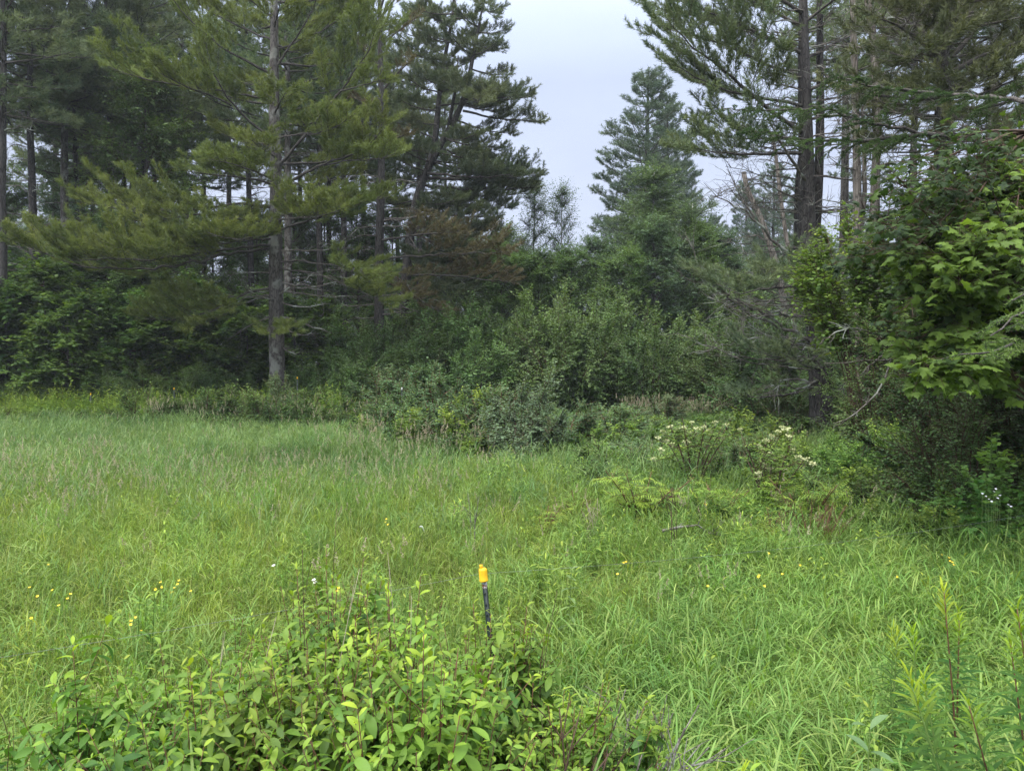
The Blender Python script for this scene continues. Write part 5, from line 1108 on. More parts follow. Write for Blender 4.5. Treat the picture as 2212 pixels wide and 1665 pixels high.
# ================================================================== MEADOW: stuff made of clumps set on points
def clump_col(name, geos, mats):
    c = bpy.data.collections.new(name)                       # not linked: only read by the node group
    for i, g in enumerate(geos): c.objects.link(g.build('%s_%02d' % (name, i), mats[i] if isinstance(mats, list) and isinstance(mats[0], list) else mats, link=False))
    return c
def gn_scatter(name, coll, pts, rot, scl, idx):
    me = bpy.data.meshes.new(name); me.vertices.add(len(pts)); me.vertices.foreach_set('co', np.asarray(pts, np.float32).ravel())
    a = me.attributes.new('rot', 'FLOAT_VECTOR', 'POINT'); a.data.foreach_set('vector', np.asarray(rot, np.float32).ravel())
    a = me.attributes.new('scl', 'FLOAT_VECTOR', 'POINT'); a.data.foreach_set('vector', np.asarray(scl, np.float32).ravel())
    a = me.attributes.new('idx', 'INT', 'POINT'); a.data.foreach_set('value', np.asarray(idx, np.int32))
    me.update(); o = bpy.data.objects.new(name, me); COL.objects.link(o)
    ng = bpy.data.node_groups.new(name, 'GeometryNodeTree'); ng.interface.new_socket('Geometry', in_out='INPUT', socket_type='NodeSocketGeometry'); ng.interface.new_socket('Geometry', in_out='OUTPUT', socket_type='NodeSocketGeometry')
    n = ng.nodes; l = ng.links; gi = n.new('NodeGroupInput'); go = n.new('NodeGroupOutput'); ip = n.new('GeometryNodeInstanceOnPoints'); ci = n.new('GeometryNodeCollectionInfo')
    ci.inputs['Collection'].default_value = coll; ci.inputs['Separate Children'].default_value = True; ci.inputs['Reset Children'].default_value = True; ip.inputs['Pick Instance'].default_value = True
    def na(nm, t):
        x = n.new('GeometryNodeInputNamedAttribute'); x.data_type = t; x.inputs['Name'].default_value = nm; return x.outputs['Attribute']
    l.new(gi.outputs[0], ip.inputs['Points']); l.new(ci.outputs[0], ip.inputs['Instance']); l.new(na('idx', 'INT'), ip.inputs['Instance Index']); l.new(na('rot', 'FLOAT_VECTOR'), ip.inputs['Rotation']); l.new(na('scl', 'FLOAT_VECTOR'), ip.inputs['Scale'])
    l.new(ip.outputs[0], go.inputs[0]); m = o.modifiers.new('scatter', 'NODES'); m.node_group = ng
    tag(o, kind='stuff'); return o

def reed_clump(seed, ns=18, h=(.30, .58), lw=.009, ll=(.10, .20), rad=.16, nl=(6, 9), arch=1.2, segs=4, head=0.0):
    r = np.random.default_rng(seed); g = Geo(); bl = [blade(lw, 1.0, .55 + .25 * k, arch * (.7 + .3 * k), segs) for k in range(3)]
    # blades scale uniformly, so build width relative to length
    bl = [blade(lw / ((ll[0] + ll[1]) / 2), 1.0, .6 + .3 * k, arch * (.55 + .3 * k), segs) for k in range(3)]
    for i in range(ns):
        a = r.random() * 6.283; q = rad * math.sqrt(r.random()); b = np.array([q * math.cos(a), q * math.sin(a), -.05]); hh = r.uniform(*h); le = r.normal(size=2) * .10
        top = b + [le[0] * hh, le[1] * hh, hh]; mid = (b + top) / 2 + [-le[0] * .1, -le[1] * .1, 0]; var = r.random()
        g.segs([b, mid], [mid, top], [.0022, .0018], [.0018, .001], 3, var=var)
        n = r.integers(*nl); ang = r.random() * 6.283
        for k in range(n):
            s = .25 + .75 * (k + .5 * r.random()) / n; p = b + (top - b) * s; ang += 2.4 + r.normal() * .5; L_ = r.uniform(*ll) * (1.1 - .45 * abs(s - .6))
            c, s_ = math.cos(ang), math.sin(ang); steep = .75 if s > .9 else 1.0
            Mx = np.array([[c, -s_, 0], [s_, c, 0], [0, 0, 1]])
            g.scatter(bl[r.integers(0, 3)], p[None], Mx[None], np.array([L_]), var=np.array([np.clip(var + r.normal() * .25, 0, 1)]), age=np.array([max(0, r.normal() * .25 + (.45 if r.random() < .06 else 0))]))
    return g
def fine_clump(seed, n=46, h=(.25, .55), w=.004, rad=.15, arch=1.3, segs=4):
    r = np.random.default_rng(seed); g = Geo(); bl = [blade(w / .5, 1.0, .05 + .12 * k, arch * (.5 + .5 * k), segs) for k in range(4)]
    ang = r.random(n) * 6.283; q = rad * np.sqrt(r.random(n)); a2 = r.random(n) * 6.283; P = np.stack([q * np.cos(a2), q * np.sin(a2), np.full(n, -.04)], 1)
    Z = np.zeros(n); Mx = np.stack([np.stack([np.cos(ang), -np.sin(ang), Z], -1), np.stack([np.sin(ang), np.cos(ang), Z], -1), np.stack([Z, Z, Z + 1], -1)], 1)
    sc = r.uniform(*h, n); kk = r.integers(0, 4, n)
    for k in range(4):
        m = kk == k; g.scatter(bl[k], P[m], Mx[m], sc[m], var=r.random(m.sum()), age=np.where(r.random(m.sum()) < .07, 1.0, np.clip(r.normal(size=m.sum()) * .25, 0, 1)))
    return g
def seed_clump(seed, n=5, h=(.6, .9), rad=.12, pan=.12, wide=.02):
    r = np.random.default_rng(seed); g = Geo()
    for i in range(n):
        a = r.random() * 6.283; b = np.array([rad * math.cos(a), rad * math.sin(a), -.05]); hh = r.uniform(*h); le = r.normal(size=2) * .12; top = b + [le[0], le[1], hh]
        g.segs([b], [top], [.0018], [.001], 3, mat=1)
        m = 34; t = r.random(m); dirn = np.array([le[0] * 1.6, le[1] * 1.6, 1.0]); dirn /= np.linalg.norm(dirn); ra = wide * (1 - t) ** .6 * np.sqrt(r.random(m)); an = r.random(m) * 6.283
        P = top + dirn * (pan * t)[:, None] + np.stack([ra * np.cos(an), ra * np.sin(an), 0 * ra], 1)
        g.scatter(RH2, P, frames(nrm(dirn + r.normal(size=(m, 3)) * .45), r.normal(size=(m, 3))), .014 * r.uniform(.7, 1.3, m), var=r.random(m))
    return g
def herb_clump(seed, ns=5, h=(.4, .7), tpl=LANCE, ll=.09, nl=16, rad=.12, updown=.5, agetop=1.0):
    r = np.random.default_rng(seed); g = Geo()
    for i in range(ns):
        a = r.random() * 6.283; q = rad * r.random(); b = np.array([q * math.cos(a), q * math.sin(a), -.05]); hh = r.uniform(*h); le = r.normal(size=2) * .08; top = b + [le[0], le[1], hh]
        g.segs([b], [top], [.003], [.0015], 4)
        s = np.linspace(.15, 1, nl); an = np.arange(nl) * 2.4 + r.random() * 6; P = b + (top - b) * s[:, None]
        up = updown * (.4 + 1.6 * s ** 4); d = nrm(np.stack([np.cos(an), np.sin(an), up], 1)); L_ = ll * (1.15 - .55 * s ** 3) * r.uniform(.8, 1.15, nl)
        g.scatter(tpl, P, frames(d, np.tile([0, 0, 1.], (nl, 1)) + r.normal(size=(nl, 3)) * .15), L_, var=r.random(nl), age=np.clip((s - .75) * 4, 0, 1) * agetop * r.uniform(.5, 1))
    return g

c_reed = clump_col('reed_tuft', [reed_clump(s) for s in range(8)], M['reed'])
c_lush = clump_col('lush_tuft', [reed_clump(20 + s, ns=16, lw=.010, ll=(.10, .19), h=(.26, .52), segs=6) for s in range(8)], M['reed'])
c_fine = clump_col('fine_tuft', [fine_clump(40 + s) for s in range(6)] + [reed_clump(50 + s, ns=9, lw=.007, ll=(.10, .18), h=(.3, .55)) for s in range(3)], M['fine'])
c_far = clump_col('far_tuft', [reed_clump(60 + s, ns=12, lw=.011, ll=(.13, .25), h=(.45, .8), nl=(5, 8), segs=3, rad=.22) for s in range(5)] + [fine_clump(70 + s, n=50, h=(.4, .75), w=.009, rad=.22, segs=3) for s in range(3)], M['far_reed'])
c_seed = clump_col('seed_tuft', [seed_clump(s) for s in range(5)], [M['seed'], M['gstem']])
c_herb = clump_col('herb_tuft', [herb_clump(s) for s in range(4)] + [herb_clump(10 + s, tpl=ELL, ll=.06, nl=12, h=(.3, .5)) for s in range(3)], M['herb'])

def fan(y0, y1, sp, xm=.80, pad=1.2, jit=.5):
    P = []; y = y0
    while y < y1:
        w = xm * y + pad; xs = np.arange(-w, w, sp); P.append(np.stack([xs + rng.uniform(-jit, jit, len(xs)) * sp, y + rng.uniform(-jit, jit, len(xs)) * sp], 1)); y += sp
    return np.concatenate(P)
def n2(x, y, f=1., s=0.):   # smooth pseudo noise 0..1
    return .5 + .25 * (np.sin(x * 1.1 * f + s) * np.cos(y * .9 * f + s * 2) + np.sin(x * .43 * f - y * .71 * f + s * 3))
def strew(name, coll, P, nidx, sc=(.85, 1.2), zsc=None, idx=None, lean=.12):
    n = len(P); pts = np.stack([P[:, 0], P[:, 1], hgt(P[:, 0], P[:, 1])], 1); rot = np.stack([rng.normal(size=n) * lean, rng.normal(size=n) * lean, rng.random(n) * 6.283], 1)
    s = rng.uniform(*sc, n); zs = s if zsc is None else s * zsc; scl = np.stack([s, s, zs], 1)
    return gn_scatter(name, coll, pts, rot, scl, rng.integers(0, nidx, n) if idx is None else idx)
DITCH = lambda x, y: (np.abs((y - 14.6) - .16 * (x + 2)) < .55) & (x > -6.5) & (x < 3.5)
def edge(x):     # where the meadow ends, towards the wood
    return np.where(x < -4.2, 21.5, np.where(x < 4, 17.0 + (x + 3.5) * -.1, 15.5))
# near and middle meadow
P = fan(1.35, 5.5, .15, pad=2.6); 
bushm = lambda x, y: (x > -2.6) & (x < .35) & (y < 3.2) & (y > 1.3)
P = P[~(bushm(P[:, 0], P[:, 1]) & (rng.random(len(P)) < .8))]
P = P[np.hypot(P[:, 0], P[:, 1]) > 1.25]
right = sm(-1.5, 1.0, P[:, 0] - .25 * (P[:, 1] - 3) + rng.normal(size=len(P)) * .5)
m = rng.random(len(P)) < .15 + .8 * right
strew('lush_grass', c_lush, P[m], 8, zsc=.95 + .15 * n2(P[m, 0], P[m, 1], 1.3)); 
strew('fine_grass', c_fine, P[~m], 9, zsc=.85 + .2 * n2(P[~m, 0], P[~m, 1], 1.3))
P = fan(5.5, 18.5, .19, pad=2.6); x, y = P.T; keep = (rng.random(len(P)) > sm(10, 18.5, y)) & (y < edge(x)); P = P[keep]; x, y = P.T
right = sm(-1.0, 2.5, x - .15 * y + rng.normal(size=len(P)) * .9)
m = rng.random(len(P)) < .12 + .75 * right
P = P[~DITCH(x, y)]; m = m[~DITCH(x, y)]
strew('meadow_grass', c_reed, P[m], 8, zsc=.9 + .25 * n2(P[m, 0], P[m, 1], .9, 1))
strew('fine_grass', c_fine, P[~m], 9, sc=(.9, 1.3), zsc=.9 + .25 * n2(P[~m, 0], P[~m, 1], .9, 1))
P = fan(8.0, 26, .25, pad=3); x, y = P.T
k = (y < edge(x)) & ~DITCH(x, y) & (rng.random(len(P)) < sm(8.0, 15.5, y + 1.5 * (n2(x, y, .6, 4) - .5))); P = P[k]
strew('canary_grass', c_far, P, 8, zsc=.85 + .3 * n2(P[:, 0], P[:, 1], .5, 2))
# beyond the ditch, low grass and herbs between the shrubs
P = fan(15.5, 34, .34); x, y = P.T; k = (x > -5.5) & (rng.random(len(P)) < .9); P = P[k]
strew('rank_grass', c_far, P, 8, sc=(.8, 1.2), zsc=.85)
P = fan(23.5, 27, .3); P = P[P[:, 0] < -3]
strew('woodland_edge_herbs', c_herb, P, 7, sc=(1.4, 2.4))
# seed heads in a drifting band, left middle
P = fan(5.5, 22, .33); x, y = P.T; dens = np.exp(-((y - (11.5 + .15 * (x + 6))) / 2.4) ** 2) * sm(3.0, -2.0, x) * .8 + .03 + .5 * ((y > 20) & (x > -8) & (x < -3))
# reversed smoothstep handled by clip
dens = np.exp(-((y - 11.0) / 2.6) ** 2) * (1 - sm(-2.5, 1.0, x)) * .6 + .04
k = rng.random(len(P)) < dens; P = P[k]
strew('grass_seed_heads', c_seed, P, 5, sc=(.75, 1.0))
P = np.concatenate([np.stack([rng.uniform(-4.2, .2, 50), rng.uniform(14.9, 16.0, 50)], 1), np.stack([rng.uniform(3.8, 7.5, 90), rng.uniform(23, 25, 90)], 1), np.stack([rng.uniform(-11, -4, 60), rng.uniform(20.5, 24, 60)], 1)])
strew('tall_sedge_heads', c_seed, P, 5, sc=(1.05, 1.35))
# herbs through the meadow
P = fan(2.2, 13, .42); x, y = P.T; k = rng.random(len(P)) < np.where(x > -.5, .55, .22) * (.4 + 1.2 * (n2(x, y, 1.7, 3) > .5)); P = P[k & (np.hypot(P[:, 0], P[:, 1]) > 1.9)]
strew('meadow_herbs', c_herb, P, 7, sc=(.8, 1.3))
# forest floor litter ferns
P = np.stack([rng.uniform(-30, 22, 1500), rng.uniform(27, 46, 1500)], 1)
strew('undergrowth', c_herb, P, 7, sc=(1.2, 2.4))

# ================================================================== FOREGROUND PLANTS
def sweet_bush(X, Y, n, h, w, lab, seed, dense=1.0):
    r = np.random.default_rng(seed); B = np.array([X, Y, float(hgt(X, Y))]); root = thing('meadowsweet_bush', tuple(B), lab, 'shrub', 'meadowsweet bushes in the foreground'); wg = Geo(); lg = Geo()
    for i in range(n):
        a = r.random() * 6.283; q = w / 2 * math.sqrt(r.random()); out_ = q / (w / 2); b = np.array([q * .55 * math.cos(a), q * .55 * math.sin(a), -.05]); hh = h * r.uniform(.62, 1.0) * (1 - .25 * out_ ** 2)
        top = np.array([q * math.cos(a) + r.normal() * .05, q * math.sin(a) + r.normal() * .05, hh]); P, ln = polyline([b, (b + top) / 2 + [(b[0] - top[0]) * .25, (b[1] - top[1]) * .25, .05], top], 10)
        wg.tube(P, .0035 * (1 - np.linspace(0, 1, 10)) + .0012, 4)
        ssz = r.uniform(.72, 1.38); sag = r.uniform(.2, 1.4)
        br = [(P, 3, int(32 * dense / ssz ** .7), 1.0)]
        for _ in range(r.integers(3, 7)):
            j = r.integers(3, 8); d = nrm(nrm(P[j + 1] - P[j]) + nrm(r.normal(size=3)) * [.9, .9, .2]); l = r.uniform(.12, .3); Q, _l = polyline([P[j], P[j] + d * l * .6, P[j] + d * l * .9 + [0, 0, .12 * l]], 6); wg.tube(Q, np.linspace(.002, .001, 6), 3); br.append((Q, 0, int(16 * dense), .9))
        for Q, j0, m, sz in br:
            s = np.linspace(j0 / (len(Q) - 1), 1, m + 1)[1:] if j0 else np.linspace(.2, 1, m); f = s * (len(Q) - 1.001); i0 = f.astype(int); fr = (f - i0)[:, None]; pos = Q[i0] * (1 - fr) + Q[i0 + 1] * fr
            ax = nrm(Q[-1] - Q[-2]); an = np.arange(m) * 2.4 + r.random() * 6; u = nrm(np.cross(ax, [.3, .5, .1])); v = np.cross(ax, u)
            rad = u * np.cos(an)[:, None] + v * np.sin(an)[:, None]; tipn = np.clip((s - .8) * 5, 0, 1)[:, None]
            d = nrm(rad * (1 - .45 * tipn) + ax * (.25 + .75 * tipn) + r.normal(size=(m, 3)) * .22 - np.array([0, 0, .34]) * (1 - tipn * .6)); L_ = .052 * ssz * sz * r.uniform(.5, 1.35, m) * (1 - .45 * tipn[:, 0])
            age = np.clip((s - .74) * 3.6, 0, 1) * np.clip((pos[:, 2] - .5 * h) / (.4 * h), .1, 1) * sag * r.uniform(.5, 1)
            age = np.clip(age, 0, 1)
            no = nrm(ax * .8 + np.array([0, 0, .6]) + r.normal(size=(m, 3)) * .3); kk = r.random(m) < .5
            for tp_, mk in ((ELL, kk), (ELL2, ~kk)):
                if mk.sum(): lg.scatter(tp_, pos[mk], frames(d[mk], no[mk]), L_[mk], var=r.random(mk.sum()), age=age[mk])
    dg = Geo()
    for i in range(max(1, n // 24)):
        a = r.random() * 6.283; q = w / 2 * r.random(); e = np.array([q * math.cos(a), q * math.sin(a), h * r.uniform(.85, 1.2)]); Q, _l = polyline([[q * .6 * math.cos(a), q * .6 * math.sin(a), 0], e * .6 + r.normal(size=3) * .03, e], 8)
        dg.tube(Q, .0016 * (1 - np.linspace(0, 1, 8)) + .0009, 4)
        for _ in range(3):
            j = r.integers(4, 7); dg.segs([Q[j]], [Q[j] + nrm(nrm(Q[7] - Q[j]) + r.normal(size=3) * .5) * r.uniform(.05, .14)], .0012, .0007, 3)
    wg.build('stems', M['redtwig'], root); lg.build('foliage', M['sweet'], root); dg.build('dead_twigs', M['pale_twig'] if seed % 2 else M['twig'], root)
    return root
for i, (x, y, n, h, w, lab) in enumerate([
    (-1.62, 2.55, 15, .95, .95, 'thin meadowsweet bush at the lower left, low in front of the grass'),
    (-1.20, 2.75, 30, 1.02, .85, 'meadowsweet bush between the thin left one and the tall middle ones'),
    (-.72, 2.75, 56, 1.30, .80, 'tallest meadowsweet bush, its yellow green tips left of the post'),
    (-.42, 2.55, 54, 1.18, .70, 'meadowsweet bush just left of the post foot'),
    (-.08, 2.85, 46, 1.10, .65, 'meadowsweet bush covering the foot of the post'),
    (-.95, 2.15, 34, .90, .75, 'meadowsweet bush at the bottom border, left of centre'),
    (-.30, 2.00, 56, 1.00, .70, 'bright meadowsweet bush with big pale leaves at the bottom border'),
    (-1.35, 2.05, 11, .75, .7, 'small meadowsweet bush at the bottom left corner'),
    (.22, 2.45, 30, .82, .6, 'sparse meadowsweet bush right of the post at the bottom'),
    (-.62, 2.2, 44, 1.05, .6, 'dense dark meadowsweet bush in the middle of the bottom border')]):
    sweet_bush(x, y, n, h, w, lab, 100 + i)
t_ = twiggy(1290, 2.45, .75, .5, 16, 'brush of dead brown twigs leaning right beside the meadowsweet', 'dead', lean=.4); 
twiggy(1180, 2.2, .75, .5, 12, 'dark dead twigs at the right foot of the meadowsweet', 'twig', lean=.3)

LANCE3 = ell_leaf(0.072, 5, 0.35, 0.3)
def goldenrod(X, Y, h, lab, seed, lean=(0, 0), ll=.12, group='goldenrod stalks in the foreground', w=.9):
    r = np.random.default_rng(seed); B = np.array([X, Y, float(hgt(X, Y))]); root = thing('goldenrod', tuple(B), lab, 'plant', group); wg = Geo(); lg = Geo()
    P, ln = polyline([[0, 0, -.05], [lean[0] * .3, lean[1] * .3, h * .5], [lean[0], lean[1], h]], 14); wg.tube(P, .0045 * (1 - np.linspace(0, 1, 14)) + .0018, 6)
    m = int(h * 105); s = np.linspace(.12, 1, m) ** .8; f = s * 12.99; i0 = f.astype(int); fr = (f - i0)[:, None]; pos = P[i0] * (1 - fr) + P[i0 + 1] * fr; ax = nrm(P[-1] - P[-3]); an = np.arange(m) * 2.399
    u = nrm(np.cross(ax, [.3, .5, .1])); v = np.cross(ax, u); rad = u * np.cos(an)[:, None] + v * np.sin(an)[:, None]; tp = np.clip((s - .72) / .28, 0, 1)[:, None]
    d = nrm(rad * (1 - .75 * tp ** 1.5) + ax * (.35 + .9 * tp) + r.normal(size=(m, 3)) * .1); L_ = ll * (1 - .5 * tp[:, 0]) * r.uniform(.8, 1.1, m)
    lg.scatter(LANCE3, pos, frames(d, nrm(ax + r.normal(size=(m, 3)) * .15)), L_ * w, var=r.random(m), age=np.clip((s - .8) * 5, 0, 1) * .9)
    wg.build('stem', M['redtwig'] if seed % 2 else M['gstem'], root); lg.build('foliage', M['golden'], root); return root
for i, (x, y, h, lab, ln) in enumerate([
    (1.42, 2.12, 1.02, 'tall goldenrod with a reddish stem in the lower right corner', (-.22, 0)), (1.72, 2.2, 1.22, 'tallest goldenrod, cut by the right border', (-.14, 0)), (1.62, 2.75, 1.05, 'goldenrod behind the tall reddish stemmed one', (-.05, 0)),
    (1.86, 2.9, 1.18, 'goldenrod with a yellow tip touching the right border', (-.05, .05)), (1.55, 1.95, .78, 'short goldenrod at the foot of the tall ones', (-.1, 0)),
    (2.1, 3.3, 1.0, 'goldenrod in the grass behind the corner group', (0, 0)), (1.95, 3.6, .9, 'slim goldenrod farthest back in the corner group', (0, 0)), (1.75, 2.45, .8, 'goldenrod between the two tallest ones', (-.15, 0)), (2.35, 3.7, 1.0, 'goldenrod standing at the right border beyond the corner group', (0, 0)),
    (.62, 1.95, .72, 'goldenrod with narrow leaves at the bottom border right of the twigs', (.02, 0)), (.78, 2.1, .62, 'small goldenrod in the middle of the bottom right grass', (0, 0)), (.42, 2.05, .6, 'small goldenrod beside the dead twigs', (.05, 0)), (1.50, 2.35, .95, 'goldenrod leaning over the tall reddish stemmed one', (-.12, 0)), (1.98, 2.65, 1.0, 'goldenrod half cut by the right border', (-.1, 0)), (1.7, 3.15, .95, 'goldenrod between the corner group and the slim far one', (.03, 0))]):
    goldenrod(x, y, h * .9, lab, 200 + i, ln)
def broad_herb(X, Y, h, lab, seed, ll=.11, leafm='dogwood', nm='figwort'):
    r = np.random.default_rng(seed); B = np.array([X, Y, float(hgt(X, Y))]); root = thing(nm, tuple(B), lab, 'plant'); wg = Geo(); lg = Geo(); wg.segs([[0, 0, -.05]], [[.03, 0, h]], .004, .002, 5)
    m = int(h * 22); m += m % 2; s = np.repeat(np.linspace(.3, 1, m // 2), 2); an = np.arange(m) * math.pi + (np.arange(m) // 2) * 1.57 + .4; pos = np.array([.03, 0, h]) * s[:, None]
    d = nrm(np.stack([np.cos(an), np.sin(an), .15 + .9 * np.clip((s - .8) * 5, 0, 1)], 1)); lg.scatter(ell_leaf(.17, 5, .45, .3), pos, frames(d, np.tile([0, 0, 1.], (m, 1))), ll * (1.15 - .5 * s), var=r.random(m), age=np.clip((s - .85) * 5, 0, 1) * .6)
    wg.build('stem', M['gstem'], root); lg.build('foliage', M[leafm], root)
broad_herb(1.02, 2.05, .78, 'pale broad leaved herb rising from the grass near the bottom border', 300)
broad_herb(.92, 1.8, .55, 'pale broad leaved herb at the very bottom border', 301)
broad_herb(*at(1225, 1300, 5.2)[:2], .78, 'dark purplish leaved milkweed in the grass right of the post', 302, .10, 'alder', 'milkweed')
broad_herb(.72, 2.2, .60, 'small yellow tipped herb left of the pale broad leaved one', 303, .07, 'sweet', 'small_herb')

# coarse single grasses in the bottom border
g = Geo(); r = np.random.default_rng(5)
for (x, y) in [(-1.25, 1.75), (-.75, 1.7), (.15, 1.9), (.35, 1.75), (.55, 1.7), (-1.5, 2.3), (1.2, 1.75), (1.45, 1.7), (.25, 2.3), (.75, 1.75), (-1.05, 1.95), (1.0, 1.65), (.9, 2.3)]:
    for k in range(5):
        ang = r.random() * 6.283; c, s_ = math.cos(ang), math.sin(ang); L_ = r.uniform(.35, .65); tb = blade(.014 / .5, 1.0, .15 + .5 * r.random(), 1.0 + r.random(), 8)
        g.scatter(tb, np.array([[x + r.normal() * .03, y + r.normal() * .03, float(hgt(x, y)) + .25 * r.random()]]), np.array([[[c, -s_, 0], [s_, c, 0], [0, 0, 1]]]), np.array([L_]), age=.1)
o = g.build('coarse_grass', M['reed']); tag(o, kind='stuff')

# ================================================================== FLOWERS (each one a thing)
def flower_mesh(nm, mat, n_pet, r_, cup=.4, w=.6):
    g = Geo(); an = np.arange(n_pet) / n_pet * 6.283; d = nrm(np.stack([np.cos(an), np.sin(an), np.full(n_pet, cup)], 1)); g.scatter(T_([(0, 0, 0), (w * .5, .5, .03), (w * .35, 1, .1), (-w * .35, 1, .1), (-w * .5, .5, .03)], [(0, 1, 4), (1, 2, 3), (1, 3, 4)]), np.zeros((n_pet, 3)), frames(d, np.tile([0, 0, 1.], (n_pet, 1))), r_)
    return g
def flower(nm, x, y, D, mat, n_pet, r_, lab, group, cup=.4, cat='flower', w=.8, centre=None):
    top = at(x, y, D); z0 = float(hgt(top[0], top[1])); root = thing(nm, (top[0], top[1], z0), lab, cat, group); hz = max(.1, top[2] - z0)
    g = Geo(); g.tube(np.array([[0, 0, -.03], [.01, .01, hz * .5], [0, 0, hz]]), .0014, 4); g.build('stem', M['gstem'], root)
    h_ = flower_mesh('head', mat, n_pet, r_, cup, w).build('flower_head', M[mat], root); h_.location = (0, 0, hz); h_.rotation_euler = (random.uniform(.1, .7), random.uniform(-.3, .3), 0)
    if centre:
        c = Geo(); c.scatter(BROAD, np.zeros((8, 3)) + [0, 0, .003], frames(nrm(rng.normal(size=(8, 3)) * [1, 1, .3]), np.tile([0, 0, 1.], (8, 1))), r_ * .35); k = c.build('disc', M[centre], h_)
    return root
but = [(64, 1269), (113, 1275), (81, 1288), (104, 1220), (152, 1283), (146, 1293), (127, 1308), (68, 1335), (347, 1258), (350, 1268), (336, 1273), (387, 1254), (384, 1262), (377, 1270), (372, 1279), (412, 1277), (292, 1334), (283, 1341), (283, 1349), (306, 1363), (675, 1340), (668, 1345), (731, 1270), (736, 1275), (728, 1276),
       (835, 1121), (833, 1128), (838, 1133), (1352, 1214), (1347, 1216), (1334, 1240), (1640, 1243), (1651, 1266), (1637, 1246), (1690, 1240), (1529, 1266), (1938, 1246), (1660, 1195), (1728, 1221), (2035, 1198), (2052, 1212), (2058, 1215), (2060, 1220), (2050, 1205), (1521, 1088), (1525, 1090)]
for i, (x, y) in enumerate(but):
    canopy = .50; Dg = min(9.5, (EYE - canopy) * FPX / (y - 780)); loc = ('in the grass at the far left' if x < 200 else 'among the buttercups left of the meadowsweet tops' if x < 450 else 'in the grass behind the meadowsweet tips' if x < 900 else 'in the lush grass right of the post' if x < 1560 else 'in the lush grass below the bare twigs' if x < 1800 else 'in the lush grass under the viburnum')
    flower('buttercup', x, y, Dg, 'yellow', 5, .0125, 'small yellow buttercup ' + loc, 'buttercups', .45)
for (x, y, lab) in [(591, 1221, 'white daisy standing alone left of the other daisies'), (678, 1252, 'white daisy facing up above the meadowsweet tips'), (681, 1258, 'white daisy tucked under the one above the meadowsweet tips')]:
    flower('daisy', x, y, (EYE - .42) * FPX / (y - 780), 'white', 14, .017, lab, 'daisies', .1, w=.3, centre='yellow')
for (x, y) in [(2122, 1066), (2130, 1072), (2136, 1078), (2147, 1062), (2155, 1076), (2160, 1070), (2178, 1090), (2184, 1094), (2142, 1083), (2151, 1056)]:
    rt = flower('white_blossom', x, y, 7.35, 'white', 9, .0125, 'white blossom cluster on the viburnum near the right border', 'white blossoms on the viburnum', .2, w=.5)

# ================================================================== FENCE
def lathe(g, prof, n=20, mat=0, off=(0, 0, 0)):
    a = np.arange(n) / n * 6.2832; V = np.array([[r_ * math.cos(t) + off[0], r_ * math.sin(t) + off[1], z + off[2]] for r_, z in prof for t in a]); q = []
    for i in range(len(prof) - 1):
        for j in range(n): q.append((i * n + j, i * n + (j + 1) % n, (i + 1) * n + (j + 1) % n, (i + 1) * n + j))
    g.add(V, None, q, mat=mat)
def box(g, x0, x1, y0, y1, z0, z1, mat=0):
    v = [(x, y, z) for z in (z0, z1) for y in (y0, y1) for x in (x0, x1)]
    g.add(v, None, [(0, 2, 3, 1), (4, 5, 7, 6), (0, 1, 5, 4), (2, 6, 7, 3), (0, 4, 6, 2), (1, 3, 7, 5)], mat=mat)
def postmat():
    m, n, l = newmat('steel_post_paint_and_rust'); o = n.new('ShaderNodeOutputMaterial'); pr = n.new('ShaderNodeBsdfPrincipled'); pr.inputs['Roughness'].default_value = .5; pr.inputs['Specular IOR Level'].default_value = .35
    t = n.new('ShaderNodeTexCoord'); s = n.new('ShaderNodeSeparateXYZ'); l.new(t.outputs['Object'], s.inputs[0]); no = n.new('ShaderNodeTexNoise'); no.inputs['Scale'].default_value = 45; no.inputs['Detail'].default_value = 5; l.new(t.outputs['Object'], no.inputs[0])
    a = n.new('ShaderNodeMath'); a.operation = 'MULTIPLY_ADD'; a.inputs[1].default_value = .07; l.new(no.outputs[0], a.inputs[0]); l.new(s.outputs['Z'], a.inputs[2])
    c = n.new('ShaderNodeMapRange'); c.inputs['From Min'].default_value = POST_H - .085; c.inputs['From Max'].default_value = POST_H - .079; l.new(a.outputs[0], c.inputs[0])
    r2 = n.new('ShaderNodeValToRGB'); r2.color_ramp.elements[0].position = .47; r2.color_ramp.elements[0].color = (.45, .45, .45, 1); r2.color_ramp.elements[1].position = .58; r2.color_ramp.elements[1].color = (.12, .045, .02, 1); l.new(no.outputs[0], r2.inputs[0])
    mx = n.new('ShaderNodeMix'); mx.data_type = 'RGBA'; mx.inputs[6].default_value = (.010, .018, .016, 1); l.new(c.outputs[0], mx.inputs[0]); l.new(r2.outputs[0], mx.inputs[7]); l.new(mx.outputs[2], pr.inputs['Base Color']); l.new(pr.outputs[0], o.inputs[0]); return m
